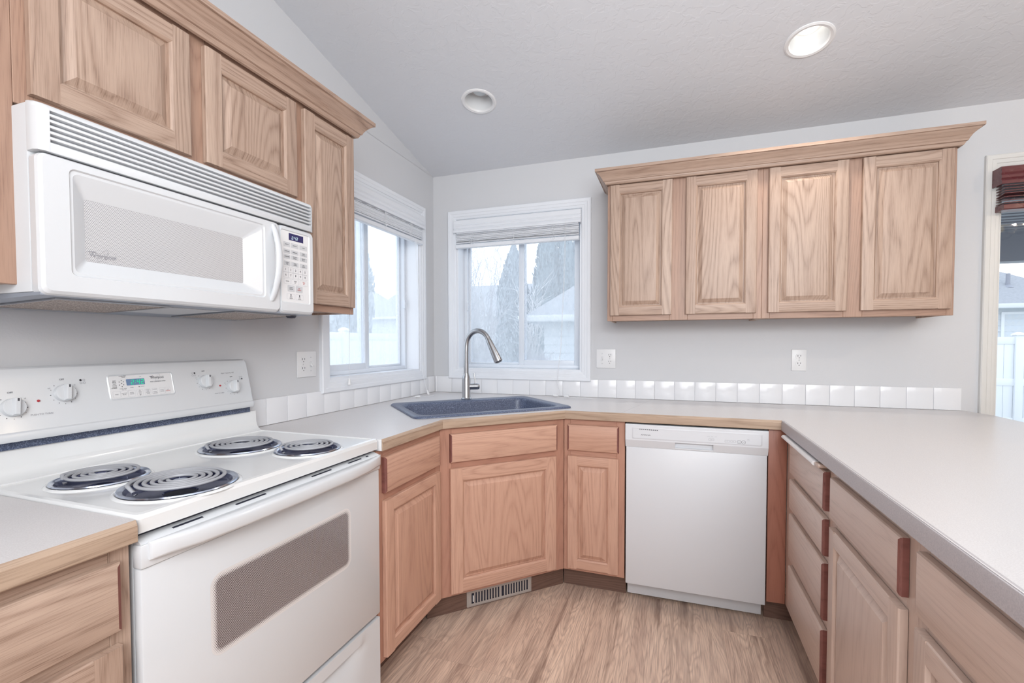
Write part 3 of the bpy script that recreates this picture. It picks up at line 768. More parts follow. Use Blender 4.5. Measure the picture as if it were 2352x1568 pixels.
# wall cabinets
UZ0, UZ1 = 1.3625, 2.100
def wall_cabinet(label, loc, rotz, w, z0, cols, mat, depth=.303, group=None):
    t = thing('wall_cabinet', label, 'cabinet', loc, rotz, group)
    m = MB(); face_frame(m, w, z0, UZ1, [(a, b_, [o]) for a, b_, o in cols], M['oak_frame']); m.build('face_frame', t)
    m = MB(); m.box(.0005, .013, .0195, depth, z0+.002, UZ1, mat, 'z'); m.box(w-.013, w-.0005, .0195, depth, z0+.002, UZ1, mat, 'z')
    m.box(.0135, w-.0135, .0195, depth, z0+.010, z0+.022, mat, 'x'); m.box(.0135, w-.0135, .0195, depth, UZ1-.012, UZ1, mat, 'x'); m.box(.0135, w-.0135, depth-.006, depth, z0+.0225, UZ1-.0125, mat, 'x')
    m.build('carcass', t)
    for a, b_, o in cols: raised_door(t, a, b_, o[0], o[1], mat)
    return t
OU = M['oak']; uz = (1.391, 2.0765)
wall_cabinet('two-door oak wall cabinet on the back wall, the one nearer the faucet window', (1.2150, -.305, 0), 0, .7405, UZ0, [(.016, .3275, uz), (.393, .716, uz)], OU)
wall_cabinet('two-door oak wall cabinet on the back wall, the one nearer the patio door', (1.9560, -.305, 0), 0, .7445, UZ0, [(.024, .348, uz), (.400, .730, uz)], OU)
wall_cabinet('short oak wall cabinet with two doors above the microwave', (.305, -2.2855, 0), 90, .7370, 1.7265, [(.021, .3555, (1.750, 2.070)), (.3985, .7305, (1.750, 2.070))], OU)
wall_cabinet('narrow single-door oak wall cabinet between the microwave and the window', (.305, -1.5480, 0), 90, .3050, UZ0, [(.029, .2965, (1.389, 2.070))], OU)
wall_cabinet('oak wall cabinet showing only its stile beside the microwave', (.305, -2.2860-.61, 0), 90, .6100, UZ0, [(.030, .560, uz)], OU)
CROWN = [(0, 2.079), (.007, 2.081), (.012, 2.090), (.0125, 2.094), (.018, 2.096), (.021, 2.104), (.028, 2.116), (.040, 2.129), (.047, 2.134), (.049, 2.1375), (.056, 2.139), (.056, 2.153), (0, 2.153)]
m = MB(); m.sweep([(1.2135, -.004), (1.2135, -.3250), (2.7020, -.3250), (2.7020, -.004)][::1], [(o, z) for o, z in CROWN], OU)
m.xform(Matrix.Identity(4)); tag(m.build('crown_molding', angle=28), 'oak crown molding along the wall cabinets on the back wall', 'molding')
m = MB(); m.sweep([(.3250, -2.90), (.3250, -1.2415), (.004, -1.2415)], [(o, z) for o, z in CROWN], OU)
tag(m.build('crown_molding', angle=28), 'oak crown molding along the wall cabinets above the microwave', 'molding')

# ------------------------------------------------------------------ worktops
CT, CB = .914, .8735
CD = .6158; DG0, DG1 = 1.055, 1.055
SINKC = (.0, .0)
def uv2xy(u, v): return ((u+v)*S2, (u-v)*S2)        # u along the diagonal front, v away from the corner
SU0, SU1, SV0, SV1 = -.420, .400, .572, 1.127       # sink outline
def rr_uv(u0, u1, v0, v1, r, n=5): return [uv2xy(u, v) for u, v in rrect(u0, u1, v0, v1, r, n)]
PEN_X0, PEN_X1, PEN_Y = 1.9925, 2.925, -2.75
outer = [(.0015, -.0015), (2.880, -.0015), (2.890, -.035), (2.908, -.085), (2.921, -.13), (PEN_X1, -.19), (PEN_X1, PEN_Y), (PEN_X0, PEN_Y), (PEN_X0, -CD+.006), (DG0-.0025, -CD+.006), (CD-.006, -DG1+.0025), (CD-.006, -1.4965), (.0015, -1.4965)]
hole = rr_uv(SU0+.012, SU1-.012, SV0+.012, SV1-.012, .035)
t = thing('countertop', 'long grey laminate countertop from the range past the sink to the peninsula', 'countertop', (0, 0, 0))
m = MB(); plate_with_holes(m, outer, [hole], CT, M['counter'])
inner_under = [(p[0], p[1]) for p in outer]
plate_with_holes(m, outer, [hole], CB+.006, M['counter'])
def skirt(mb, loop, z0, z1, mat, closed=True, mat_of=None):
    n = len(loop)
    for i in range(n if closed else n-1):
        a, c = loop[i], loop[(i+1) % n]
        mb.add([(a[0], a[1], z0), (c[0], c[1], z0), (c[0], c[1], z1), (a[0], a[1], z1)], [(0, 1, 2, 3)], mat)
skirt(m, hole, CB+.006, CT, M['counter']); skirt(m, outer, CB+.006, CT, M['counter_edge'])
m.add([(1.437, -.012, CT+.0003), (1.4385, -.012, CT+.0003), (1.3245, -CD+.012, CT+.0003), (1.323, -CD+.012, CT+.0003)], [(0, 1, 2, 3)], M['counter_edge'])
m.build('top', t, smooth=False)
EDGE = [(0, CB), (.0185, CB), (.0195, CB+.002), (.0195, CT-.010), (.0155, CT-.002), (.0135, CT), (0, CT-.0008)]
# oak strip on the left run, the diagonal and the back run (outer face lies on the worktop outline)
so = .0197
m = MB()
path = [(CD-so, -1.4950), (CD-so, -DG1+so*.414), (DG0-so*.414, -CD+so), (PEN_X0-.0005, -CD+so)]
EDGEU = [(o+.0002, z) for o, z in EDGE]
m.sweep(path, EDGEU, M['oak_edge'])
m.build('wood_edge', t, label='light oak front edge strip', angle=20)
m = MB(); pe = [(0, CB-.001), (-.0035, CB-.001), (-.0035, CT-.009), (-.002, CT-.002), (.004, CT+.0006), (.006, CT+.0006), (.006, CB-.001)]
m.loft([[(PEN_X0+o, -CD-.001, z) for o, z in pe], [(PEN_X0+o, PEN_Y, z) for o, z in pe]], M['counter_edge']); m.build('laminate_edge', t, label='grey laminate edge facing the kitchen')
m = MB(); m.box(.02, CD-.004, -1.4972, -1.4962, CB+.001, CT, M['plastic']); m.build('end_cap', t)
t2 = thing('countertop', 'short grey laminate countertop on the side of the range away from the sink', 'countertop', (0, 0, 0))
o2 = [(.0015, -2.2695), (CD-.006, -2.2695), (CD-.006, -2.90), (.0015, -2.90)]
m = MB(); plate_with_holes(m, o2, [], CT, M['counter']); plate_with_holes(m, o2, [], CB+.006, M['counter']); skirt(m, o2, CB+.006, CT, M['counter_edge']); m.build('top', t2, smooth=False)
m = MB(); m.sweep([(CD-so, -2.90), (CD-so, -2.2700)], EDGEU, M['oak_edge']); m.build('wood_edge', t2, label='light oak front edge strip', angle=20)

# ------------------------------------------------------------------ tile backsplash
def backsplash(label, loc, rotz, xs, h=.1085):
    t = thing('backsplash', label, 'backsplash', loc, rotz)
    m = MB(); m.box(xs[0], xs[-1], -.0055, -.0005, .0008, h-.0010, M['grout']); m.build('grout', t)
    m = MB()
    for a, c in zip(xs[:-1], xs[1:]): m.box(a+.0009, c-.0009, -.0085, -.001, .0010, h, M['tile'], bev=.0018)
    m.build('tiles', t)
xs = [0.009]+[.3554-.1095*k for k in range(3, 0, -1)]+[.3554+.1095*k for k in range(24)]
backsplash('row of white square tiles along the back wall above the countertop', (0, 0, CT), 0, xs)
ys = [-.314+.1095*k for k in range(-11, 3)]; ys[0] = -1.5165
ys = [-1.5175]+[y for y in ys if y > -1.45]+[-.0005]
backsplash('row of white square tiles between the range and the corner behind the sink', (0, 0, CT), 90, ys)

# ------------------------------------------------------------------ sink and faucet
Lrot = 45
def sink_local(u, v): return (u, -v)     # local frame at the corner, rotated 45: x=u, y=-v
t = thing('sink', 'dark blue-grey speckled corner sink with one wide basin', 'sink', (0, 0, CT), 45)
m = MB(); n_ = 6
def lp(u0, u1, v0, v1, r, z): return [(x, y, z) for x, y in rrect(u0, u1, -v1, -v0, r, n_)]
bu0, bu1, bv0, bv1 = -.372, .345, .652, 1.068
secs = [lp(SU0, SU1, SV0, SV1, .045, .0005), lp(SU0+.001, SU1-.001, SV0+.001, SV1-.001, .045, .006), lp(SU0+.007, SU1-.007, SV0+.007, SV1-.007, .042, .0095),
        lp(bu0-.012, bu1+.012, bv0-.012, bv1+.012, .062, .0085), lp(bu0-.003, bu1+.003, bv0-.003, bv1+.003, .060, .004), lp(bu0, bu1, bv0, bv1, .06, -.006),
        lp(bu0+.008, bu1-.008, bv0+.008, bv1-.008, .06, -.14), lp(bu0+.03, bu1-.03, bv0+.03, bv1-.03, .06, -.185), lp(bu0+.10, bu1-.10, bv0+.10, bv1-.10, .05, -.192)]
m.loft(secs, M['sink'], cap=False); N = len(secs[0]); b0 = (len(secs)-1)*N
m.f.append(tuple(range(b0, b0+N))); m.mi.append(0)
m.build('basin', t, angle=50)
m = MB(); m.lathe([(.0, -.1905), (.034, -.1905), (.044, -.1885), (.046, -.1915)], M['steel'], center=((bu0+bu1)/2, -(bv0+bv1)/2, 0), seg=28); m.build('drain', t)

fc = thing('faucet', 'brushed steel pull-down faucet standing behind the sink', 'faucet', (.426, -.402, CT+.009), -45)
# local: x points from the corner out over the basin
st = M['steel']
m = MB(); m.lathe([(.0, 0), (.030, 0), (.031, .004), (.0255, .008), (.0245, .012), (.0245, .118), (.0225, .128), (.0165, .142), (.0160, .150), (0, .150)], st, seg=36); m.build('body', fc, angle=40)
pts = [(0, 0, .14), (0, 0, .20), (0, 0, .27), (.002, 0, .300)]; R_ = .078
for k in range(0, 15):
    a = PI-(PI*.86)*k/14; pts.append((R_+R_*math.cos(a)+.002, 0, .305+R_*1.12*math.sin(a)))
FROT = Matrix.Rotation(math.radians(36), 4, 'Z')
m = MB(); m.tube(pts, .0145, st, 20); m.xform(FROT); m.build('spout', fc, angle=40)
e = Vector(pts[-1]); d = (Vector(pts[-1])-Vector(pts[-2])).normalized()
m = MB(); prof = [(0, -.012), (.0152, -.012), (.0152, .0), (.0165, .004), (.0172, .012), (.0215, .080), (.0245, .128), (.0240, .138), (.019, .140), (0, .138)]
m.lathe(prof, st, seg=28)
q = Vector((0, 0, 1)).rotation_difference(d).to_matrix().to_4x4(); m.xform(FROT @ Matrix.Translation(e) @ q); sh = m.build('spray_head', fc, angle=40)
m = MB(); m.lathe([(0, .1385), (.017, .1385), (.0165, .1415), (0, .1415)], M['bronze'], seg=20); m.xform(FROT @ Matrix.Translation(e) @ q); m.build('nozzle', sh)
# side handle towards the right (world +x,+y direction is local +y)
m = MB(); m.lathe([(0, .015), (.0185, .015), (.0185, .060), (.0195, .061), (.0195, .064), (.0175, .066), (.0175, .072), (.0150, .075), (0, .075)], st, center=(0, 0, .072), axis='y', seg=28)
HR = Matrix.Rotation(math.radians(-12), 4, 'Z')
m.tube([(0, .052, .088), (-.004, .050, .115), (-.008, .047, .150)], [.0042, .0040, .0036], st, 10); m.xform(HR); m.build('handle', fc, angle=40)

# ------------------------------------------------------------------ dishwasher
t = thing('dishwasher', 'white front-control dishwasher built in under the countertop', 'dishwasher', (1.3435, 0, 0), 0)
DWW = .5985; wh = M['white_dw']
m = MB(); m.box(.006, DWW-.006, -.575, -.03, .10, .862, M['dgrey']); m.build('tub', t)
m = MB(); m.box(.0025, DWW-.0025, -.6045, -.577, .102, .7568, wh, bev=.003); m.build('door', t)
m = MB()
hx0, hx1 = .221, .381
# upper control fascia with a shallow framed field; lower sloping band with the scooped pull
m.prism([(-.577, .757), (-.577, .8655), (-.614, .8655), (-.6175, .862), (-.6175, .792), (-.604, .757)], 'x', 0, hx0, wh)
m.prism([(-.577, .757), (-.577, .8655), (-.614, .8655), (-.6175, .862), (-.6175, .792), (-.604, .757)], 'x', hx1, DWW, wh)
m.prism([(-.577, .792), (-.577, .8655), (-.614, .8655), (-.6175, .862), (-.6175, .792), (-.6175, .7915)], 'x', hx0, hx1, wh)
m.prism([(-.577, .757), (-.577, .791), (-.590, .791), (-.592, .776), (-.598, .7665), (-.606, .7640), (-.606, .7605), (-.604, .757)], 'x', hx0, hx1, wh)
cp = m.build('control_panel', t, angle=12)
m = MB(); fr = rrect(.030, .575, .798, .853, .006, 4)
ring_face(m, fr, [(p[0]+(.005 if p[0] < .3 else -.005), p[1]+(.005 if p[1] < .82 else -.005)) for p in fr], -.6176, -.6186, M['dw_low'])
m.build('panel_border', cp)
m = MB()
for k in range(10): m.box(.063+k*.0086, .0685+k*.0086, -.6183, -.6170, .8425-.00015*k, .8455-.00015*k, M['print'])
m.build('vent_slots', cp)
m = MB(); text_mb(m, 'AMANA', .070, .8180, -.6178, .0085, M['print'], 'LEFT', sx=1.45); m.build('logo', cp); m = MB()
for k, s_ in enumerate(('Normal', 'Heavy', '1 Hour')): text_mb(m, s_, .360+k*.015, .829, -.6178, .0032, M['print_l'])
def keyline(x0, x1, z0, z1, r): outline_mb(m, rrect(x0, x1, z0, z1, r, 4), -.6179, .0007, M['print_l'])
keyline(.362, .383, .811, .820, .002); text_mb(m, 'Cycle', .3725, .8155, -.6178, .0038, M['print_l'])
m.build('lettering', cp); m = MB()
keyline(.427, .446, .808, .818, .002); text_mb(m, 'Hi', .4365, .8130, -.6178, .004, M['print_l'])
keyline(.450, .470, .808, .818, .002); text_mb(m, 'Dry', .460, .8130, -.6178, .004, M['print_l'])
for cx in (.484, .5015): outline_mb(m, [(cx+.0085*math.cos(2*PI*k/20), .812+.0075*math.sin(2*PI*k/20)) for k in range(20)], -.6179, .0009, M['print'])
text_mb(m, 'Start', .484, .812, -.6178, .0035, M['print']); text_mb(m, 'Cancel', .5015, .812, -.6178, .0035, M['print'])
text_mb(m, 'Clean', .520, .8255, -.6178, .0034, M['print_l']); text_mb(m, 'Locked', .520, .820, -.6178, .0034, M['print_l'])
m.build('lettering', cp)
m = MB(); m.box(.004, DWW-.004, -.516, -.505, .012, .125, M['white_dw'], bev=.002)
m.build('toe_panel', t)
for xx in (.022, DWW-.026):
    m = MB(); m.lathe([(0, -.5185), (.006, -.5182), (.0068, -.516)], M['white_dw'], center=(xx, 0, .088), axis='y', seg=14); m.build('screw', t)

# ------------------------------------------------------------------ outlets
def receptacle(m, x, z, y):
    n = 20
    lp_ = []
    for k in range(n):
        a = 2*PI*k/n; lp_.append((x+.0168*math.cos(a)*1.0, z+max(-.0140, min(.0140, .0172*math.sin(a)))))
    m.loft([[(p[0], y, p[1]) for p in lp_], [(p[0], y-.0022, p[1]) for p in lp_]], M['plastic'])
    m.box(x-.0075, x-.0050, y-.0026, y-.0020, z-.0008, z+.0080, M['print']); m.box(x+.0050, x+.0075, y-.0026, y-.0020, z+.0002, z+.0076, M['print'])
    m.lathe([(0, y-.0026), (.0024, y-.0026), (.0024, y-.0020)], M['print'], center=(x, 0, z-.0075), axis='y', seg=10)
def wall_plate(label, loc, rotz, kinds):
    t = thing('wall_plate', label, 'outlet', loc, rotz); w = .070 if len(kinds) == 1 else .1145; h = .1145
    m = MB(); m.box(-w/2, w/2, -.0062, -.0006, -h/2, h/2, M['plastic'], bev=.0025); m.build('plate', t)
    xs_ = [0] if len(kinds) == 1 else [-.023, .023]
    for k, x in zip(kinds, xs_):
        if k == 'o':
            for z in (.0197, -.0197):
                m = MB(); receptacle(m, x, z, -.0062); m.build('receptacle', t)
            m = MB(); m.lathe([(0, -.0072), (.0025, -.0070), (.0032, -.0062)], M['key'], center=(x, 0, 0), axis='y', seg=12); m.build('screw', t)
        else:
            m = MB(); outline_mb(m, rrect(x-.0055, x+.0055, -.0125, .0125, .0012, 2), -.0064, .0011, M['key'])
            m.loft([[(x-.0042, -.0062, -.006), (x+.0042, -.0062, -.006), (x+.0042, -.0062, .008), (x-.0042, -.0062, .008)], [(x-.0036, -.019, -.0115), (x+.0036, -.019, -.0115), (x+.0036, -.0205, -.0055), (x-.0036, -.0205, -.0055)]], M['plastic']); m.build('toggle', t)
            for z in (.030, -.030):
                m = MB(); m.lathe([(0, -.0072), (.0025, -.0070), (.0032, -.0062)], M['key'], center=(x, 0, z), axis='y', seg=12); m.build('screw', t)
    return t
wall_plate('white plate with outlet and switch on the wall between range and window', (0, -1.1830, 1.1515), 90, 'os')
wall_plate('white plate with switch and outlet between the faucet window and wall cabinets', (1.1680, 0, 1.1510), 0, 'so')
wall_plate('white single duplex outlet below the two oak wall cabinets', (2.1853, 0, 1.1520), 0, 'o')

# ------------------------------------------------------------------ electric range (local x -> world +Y, local y -> world -X)
RW = .7590
rg_ = thing('range', 'white freestanding electric range with four dark coil burners', 'stove', (0, -2.2650, 0), 90)
W_, WC = M['white'], M['white_ctop']
m = MB(); m.box(.004, RW-.004, -.584, -.012, .045, .880, W_, bev=.002); m.box(.03, RW-.03, -.55, -.05, .001, .045, M['dgrey']); m.build('body', rg_)
m = MB(); m.box(.010, RW-.010, -.586, -.5842, .300, .884, M['dgrey']); m.build('shadow_gap', rg_)  # dark sheet that paints the shade in the door and drawer seams
# cooktop with four round openings
burn = [(-2.125+2.265, -.258, .094), (-2.098+2.265, -.487, .116), (-1.758+2.265, -.278, .114), (-1.716+2.265, -.500, .094)]
m = MB()
top_o = rrect(.0, RW, -.606, -.100, .010, 4)
def circ(cx, cy, r, n=48): return [(cx+r*math.cos(2*PI*k/n), cy+r*math.sin(2*PI*k/n)) for k in range(n)]
RIM = .9195
ins = rrect(.012, RW-.012, -.590, -.1005, .012, 4)
for (a, za, c, zb) in ((top_o, .884, top_o, .910), (top_o, .910, rrect(.003, RW-.003, -.603, -.100, .010, 4), .9185), (rrect(.003, RW-.003, -.603, -.100, .010, 4), .9185, rrect(.010, RW-.010, -.594, -.1002, .010, 4), .9200), (rrect(.010, RW-.010, -.594, -.1002, .010, 4), .9200, ins, .9165)):
    n = len(a); m.add([(p[0], p[1], za) for p in a]+[(p[0], p[1], zb) for p in c], [(i, (i+1) % n, n+(i+1) % n, n+i) for i in range(n)], WC)
plate_with_holes(m, ins, [circ(x, y, r+.0082) for x, y, r in burn], .9165, WC)
for x, y, r in burn:
    m.lathe([(r+.013, .9165), (r+.009, .9190), (r+.003, .9195), (r-.004, .9170), (r-.006, .890)], WC, center=(x, y, 0), seg=48) if False else None
    secs = [[(x+rr*math.cos(2*PI*k/48), y+rr*math.sin(2*PI*k/48), z) for k in range(48)] for rr, z in ((r+.0082, .9165), (r+.006, .9190), (r+.002, .9205), (r-.003, .9185), (r-.004, .90))]
    m.loft(secs, WC, cap=False)
# riser that curves up behind the burners
pr = [(-.1000, .9165), (-.088, .9180), (-.076, .924), (-.067, .935), (-.0625, .950), (-.0600, .990), (-.03, .990), (-.03, .90), (-.10, .90)]
m.prism(pr, 'x', .001, RW-.001, WC); m.prism([(-.606, .884), (-.606, .8836), (-.02, .8836), (-.02, .884)], 'x', .0, RW, WC)
m.build('cooktop', rg_, angle=40)
def coil(parent, x, y, r, turns, ang):
    m = MB(); R0 = r
    prof = [(r*1.0, .9215), (r*.985, .9245), (r*.93, .9240), (r*.89, .9205), (r*.84, .912), (r*.62, .905), (r*.30, .903), (r*.28, .900)]
    secs = [[(x+rr*math.cos(2*PI*k/56), y+rr*math.sin(2*PI*k/56), z) for k in range(56)] for rr, z in prof]
    m.loft(secs[:4], M['chrome'], cap=False); m.loft(secs[3:], M['bowl'], cap=False); m.loft([secs[-1], [(x+.001*math.cos(2*PI*k/56), y+.001*math.sin(2*PI*k/56), .8995) for k in range(56)]], M['dgrey'], cap=False)
    bw = m.build('drip_bowl', parent, angle=40)
    m = MB(); pts = []; re, ri = r*.815, r*.20; n = int(turns*40)
    for k in range(n+1):
        f = k/n; a = ang+2*PI*turns*f; rr = ri+(re-ri)*f
        pts.append((x+rr*math.cos(a), y+rr*math.sin(a), .9335))
    d = Vector((math.cos(ang+2*PI*turns), math.sin(ang+2*PI*turns), 0))
    for q in range(1, 5):
        a = ang+2*PI*turns+q*.05; pts.append((x+re*(1-.035*q)*math.cos(a), y+re*(1-.035*q)*math.sin(a), .9335-.0045*q))
    p0 = [(x+ri*.3*math.cos(ang), y+ri*.3*math.sin(ang), .920), (x+ri*.8*math.cos(ang), y+ri*.8*math.sin(ang), .930)]
    m.tube(p0+pts, .0046 if r > .1 else .0042, M['coil'], 8, flat=.78); m.build('heating_coil', bw, angle=60)
    m = MB()
    for q in range(3):
        a = ang+.5+2*PI*q/3; c, s_ = math.cos(a), math.sin(a)
        m.loft([[(x+rr*c-s_*w*.0008, y+rr*s_+c*w*.0008, z) for w, z in ((-1, .9245), (1, .9245), (1, .9300), (-1, .9300))] for rr in (r*.12, r*.86)], M['chrome'])
    m.lathe([(0, .931), (r*.13, .931), (r*.15, .928), (0, .927)], M['chrome'], center=(x, y, 0), seg=24)
    m.build('coil_support', bw)
for (x, y, r), tn, an in zip(burn, (4, 5, 5, 4), (2.2, 2.6, 2.4, 2.3)): coil(rg_, x, y, r, tn, an)

# backguard: sloping control panel
BX0, BX1 = .028, .7265
m = MB()
pr = [(-.012, .9905), (-.012, 1.178), (-.022, 1.1865), (-.040, 1.1865), (-.050, 1.182), (-.0555, 1.172), (-.0580, 1.158), (-.0860, 1.034), (-.0905, 1.031), (-.0925, 1.026), (-.0925, 1.016), (-.0900, 1.0115), (-.07, 1.0105), (-.058, 1.0105), (-.058, .9905)]
n = len(pr)
secs = []
for x, sc in ((BX0, .0), (BX0+.002, .5), (BX0+.008, 1), (BX1-.008, 1), (BX1-.002, .5), (BX1, .0)):
    k = .006*(1-sc); secs.append([(x, y*(1-(k*6 if y < -.02 else 0)), z-(k if z > 1.1 else 0)) for y, z in pr])
m.loft(secs, W_); bg = m.build('backguard', rg_, angle=30)
m = MB(); m.box(BX0-.02, BX1+.002, -.0660, -.0585, .9906, 1.0102, M['sink']); m.build('vent_strip', bg)
th = math.atan2(.028, .124)       # lean of the panel
PM = Matrix.Translation((0, -.0860, 1.034)) @ Matrix.Rotation(-th, 4, 'X')    # panel frame: x along, z up the slope, -y outward
s_of = lambda z: (z-1.034)/math.cos(th)
def knob(label_rot, x, z, r):
    s_ = s_of(z)
    m = MB(); m.lathe([(0, -.0145), (r*.93, -.0140), (r, -.0120), (r*1.02, -.0015), (r*1.02, -.0004), (0, -.0004)], M['white'], center=(x, 0, s_), axis='y', seg=36)
    a = math.radians(label_rot); c, q = math.cos(a), math.sin(a); hw = r*.30; hl = r*.98
    def P_(u, v, y): return (x+u*c-v*q, y, s_+u*q+v*c)
    secs = []
    for v, y in ((-hl, -.013), (-hl*.9, -.026), (hl*.9, -.026), (hl, -.013)):
        secs.append([P_(-hw, v, -.013), P_(-hw*.8, v, min(-.013, y+.002)), P_(-hw*.55, v, y), P_(hw*.55, v, y), P_(hw*.8, v, min(-.013, y+.002)), P_(hw, v, -.013)])
    m.loft(secs, M['white']); m.xform(PM); k = m.build('knob', bg)
    m = MB(); m.add([P_(-hw*.28, hl*.55, -.0263), P_(hw*.28, hl*.55, -.0263), P_(hw*.28, hl*.88, -.0263), P_(-hw*.28, hl*.88, -.0263)], [(0, 1, 2, 3)], M['print']); m.xform(PM); m.build('pointer', k)
KN = [(.0655, 1.0915, .0215), (.168, 1.1155, .0215), (.552, 1.1155, .0215), (.6520, 1.0905, .0215)]
for x, z, r in KN:
    knob(-8, x, z, r); s_ = s_of(z); lt = MB()
    for k in range(11):
        a = math.radians(130+280*k/10); rr = r*1.28
        lt.lathe([(0, -.0005), (.0009 if k % 2 else .0012, -.0005)], M['print'], center=(x+rr*math.cos(a), 0, s_+rr*math.sin(a)), axis='y', seg=6)
    for tx, a in (('LO', 152), ('HI', 38)): text_mb(lt, tx, x+r*1.5*math.cos(math.radians(a)), s_+r*1.5*math.sin(math.radians(a)), -.0004, .0038, M['print_l'])
    text_mb(lt, 'OFF', x, s_+r*1.68, -.0004, .0062, M['print'])
    ix = x+.040 if x < .4 else x-.038
    iz = s_+.030
    if x in (.168, .552, .6520):
        if x == .6520: ix, iz = x+.034, s_+.032
        for (dx, dz) in ((0, 0), (1, 0), (0, 1), (1, 1)):
            filled = (dx, dz) == {.168: (0, 1), .552: (1, 1), .6520: (1, 0)}[x]
            cx, cz = ix+dx*.0075, iz-.006+dz*.0075
            if filled: lt.lathe([(0, -.0006), (.0029, -.0006)], M['print'], center=(cx, 0, cz), axis='y', seg=12)
            else: outline_mb(lt, [(cx+.0029*math.cos(2*PI*k/12), cz+.0029*math.sin(2*PI*k/12)) for k in range(12)], -.0006, .0007, M['print_l'])
    lt.xform(PM); lt.build('dial_marking', bg)
lt = MB()
text_mb(lt, 'PUSH TO TURN', .118, s_of(1.069), -.0004, .0062, M['print_l']); lt.xform(PM); lt.build('lettering', bg)
lt = MB()
text_mb(lt, 'PUSH TO TURN', .597, s_of(1.073), -.0004, .0048, M['print_l'])
text_mb(lt, 'Super Capacity 465', .640, s_of(1.140), -.0004, .0065, M['print_l'], shear=.2)
lt.xform(PM); lt.build('lettering', bg)
m = MB()
for x, z in ((.115, 1.1020), (.604, 1.098)):
    m = MB(); m.lathe([(0, -.0035), (.0024, -.003), (.0032, -.0004)], M['red'], center=(x, 0, s_of(z)), axis='y', seg=14); m.xform(PM); m.build('indicator_lamp', bg)
# clock and keypad cluster
c0, c1, q0, q1 = .268, .449, s_of(1.084), s_of(1.1555)
m = MB(); o_ = rrect(c0, c1, q0, q1, .006, 4); i_ = rrect(c0+.003, c1-.003, q0+.003, q1-.003, .005, 4); i2_ = rrect(c0+.0045, c1-.0045, q0+.0045, q1-.0045, .004, 4)
ring_face(m, o_, i_, -.0003, -.0022, M['white']); ring_face(m, i_, i2_, -.0022, -.0008, M['white']); fill_face(m, i2_, -.0008, M['plastic']); m.xform(PM); clk = m.build('clock_panel', bg)
m = MB(); fill_face(m, rrect(.3155, .3650, s_of(1.1225), s_of(1.1405), .002, 3), -.0012, M['lcd']); m.xform(PM); dsp = m.build('display', clk)
m = MB(); digits_mb(m, '2:42', .327, s_of(1.1245), -.0016, .0140, M['led_green']); m.xform(PM); m.build('digits', dsp)
m = MB(); L_ = lambda tx, x, z, h=.0034, mt='print_l', **k: text_mb(m, tx, x, s_of(z), -.0012, h, M[mt], **k)
for k, (tx, z) in enumerate((('BAKE', 1.1375), ('BROIL', 1.1332), ('HEAT', 1.1288), ('CLEAN', 1.1245), ('DOOR', 1.1205), ('LOCKED', 1.1172))): L_(tx, .290, z, .0036, 'print', align='RIGHT')
for k, (x, z) in enumerate(((.3035, 1.1378), (.2975, 1.1340), (.3080, 1.1340), (.3032, 1.1295), (.2975, 1.1254), (.3080, 1.1254), (.3032, 1.1205))): m.lathe([(0, -.0014), (.0013, -.0014)], M['print'], center=(x, 0, s_of(z)), axis='y', seg=8)
L_('COOK TIME', .308, 1.1500, .0034, 'print'); L_('TIMED', .310, 1.1468, .0034, 'print'); L_('START TIME', .305, 1.1143); L_('DELAY', .307, 1.1110)
L_('ON', .355, 1.1460); L_('TIMER', .328, 1.1160); L_('LOCK 1', .357, 1.1168); m.box(.3465, .3485, -.0014, -.0010, s_of(1.1158), s_of(1.1178), M['print'])
L_('Whirlpool', .402, 1.1405, .0105, 'print', sx=.88)
outline_mb(m, [(.4035+.0125*math.cos(2*PI*k/28)*math.cos(1.05)-.0045*math.sin(2*PI*k/28)*math.sin(1.05), s_of(1.1400)+.0125*math.cos(2*PI*k/28)*math.sin(1.05)+.0045*math.sin(2*PI*k/28)*math.cos(1.05)) for k in range(28)], -.0013, .0004, M['print_l'])
m.prism([(.379, s_of(1.1455)), (.392, s_of(1.1462)), (.390, s_of(1.1444)), (.381, s_of(1.1444))], 'y', -.0013, -.0010, M['print'])
L_('SELF-CLEANING OVEN', .4025, 1.1285, .0040, 'print', sx=1.1)
keys = [(.277, .296, ('BAKE',)), (.2965, .3155, ('CUSTOM', 'BROIL')), (.316, .335, ('AUTO', 'CLEAN')), (.339, .356, ('', 'TEMP', 'TIME', '')), (.361, .377, ('START', 'TIME', 'COOK', 'TIME')), (.381, .397, ('CLOCK', '', 'TIMER', 'ON/OFF')), (.402, .4185, ('START', 'ENTER')), (.419, .4355, ('OFF', 'CANCEL'))]
for a, c, tx in keys:
    outline_mb(m, rrect(a, c, s_of(1.0905), s_of(1.1085), .0022, 3), -.0012, .0005, M['key'])
    for k, s_ in enumerate(tx):
        if s_: L_(s_, (a+c)/2, 1.0995+.0019*(len(tx)-1)-.0038*k, .0036, 'print_red' if s_ == 'CANCEL' else 'print_l')
for z, sg in ((1.1062, 1), (1.0928, -1)): outline_mb(m, [(.3475-.0024, s_of(z)-.0016*sg), (.3475+.0024, s_of(z)-.0016*sg), (.3475, s_of(z)+.0022*sg)], -.0013, .0007, M['print'])
m.xform(PM); m.build('lettering', clk)

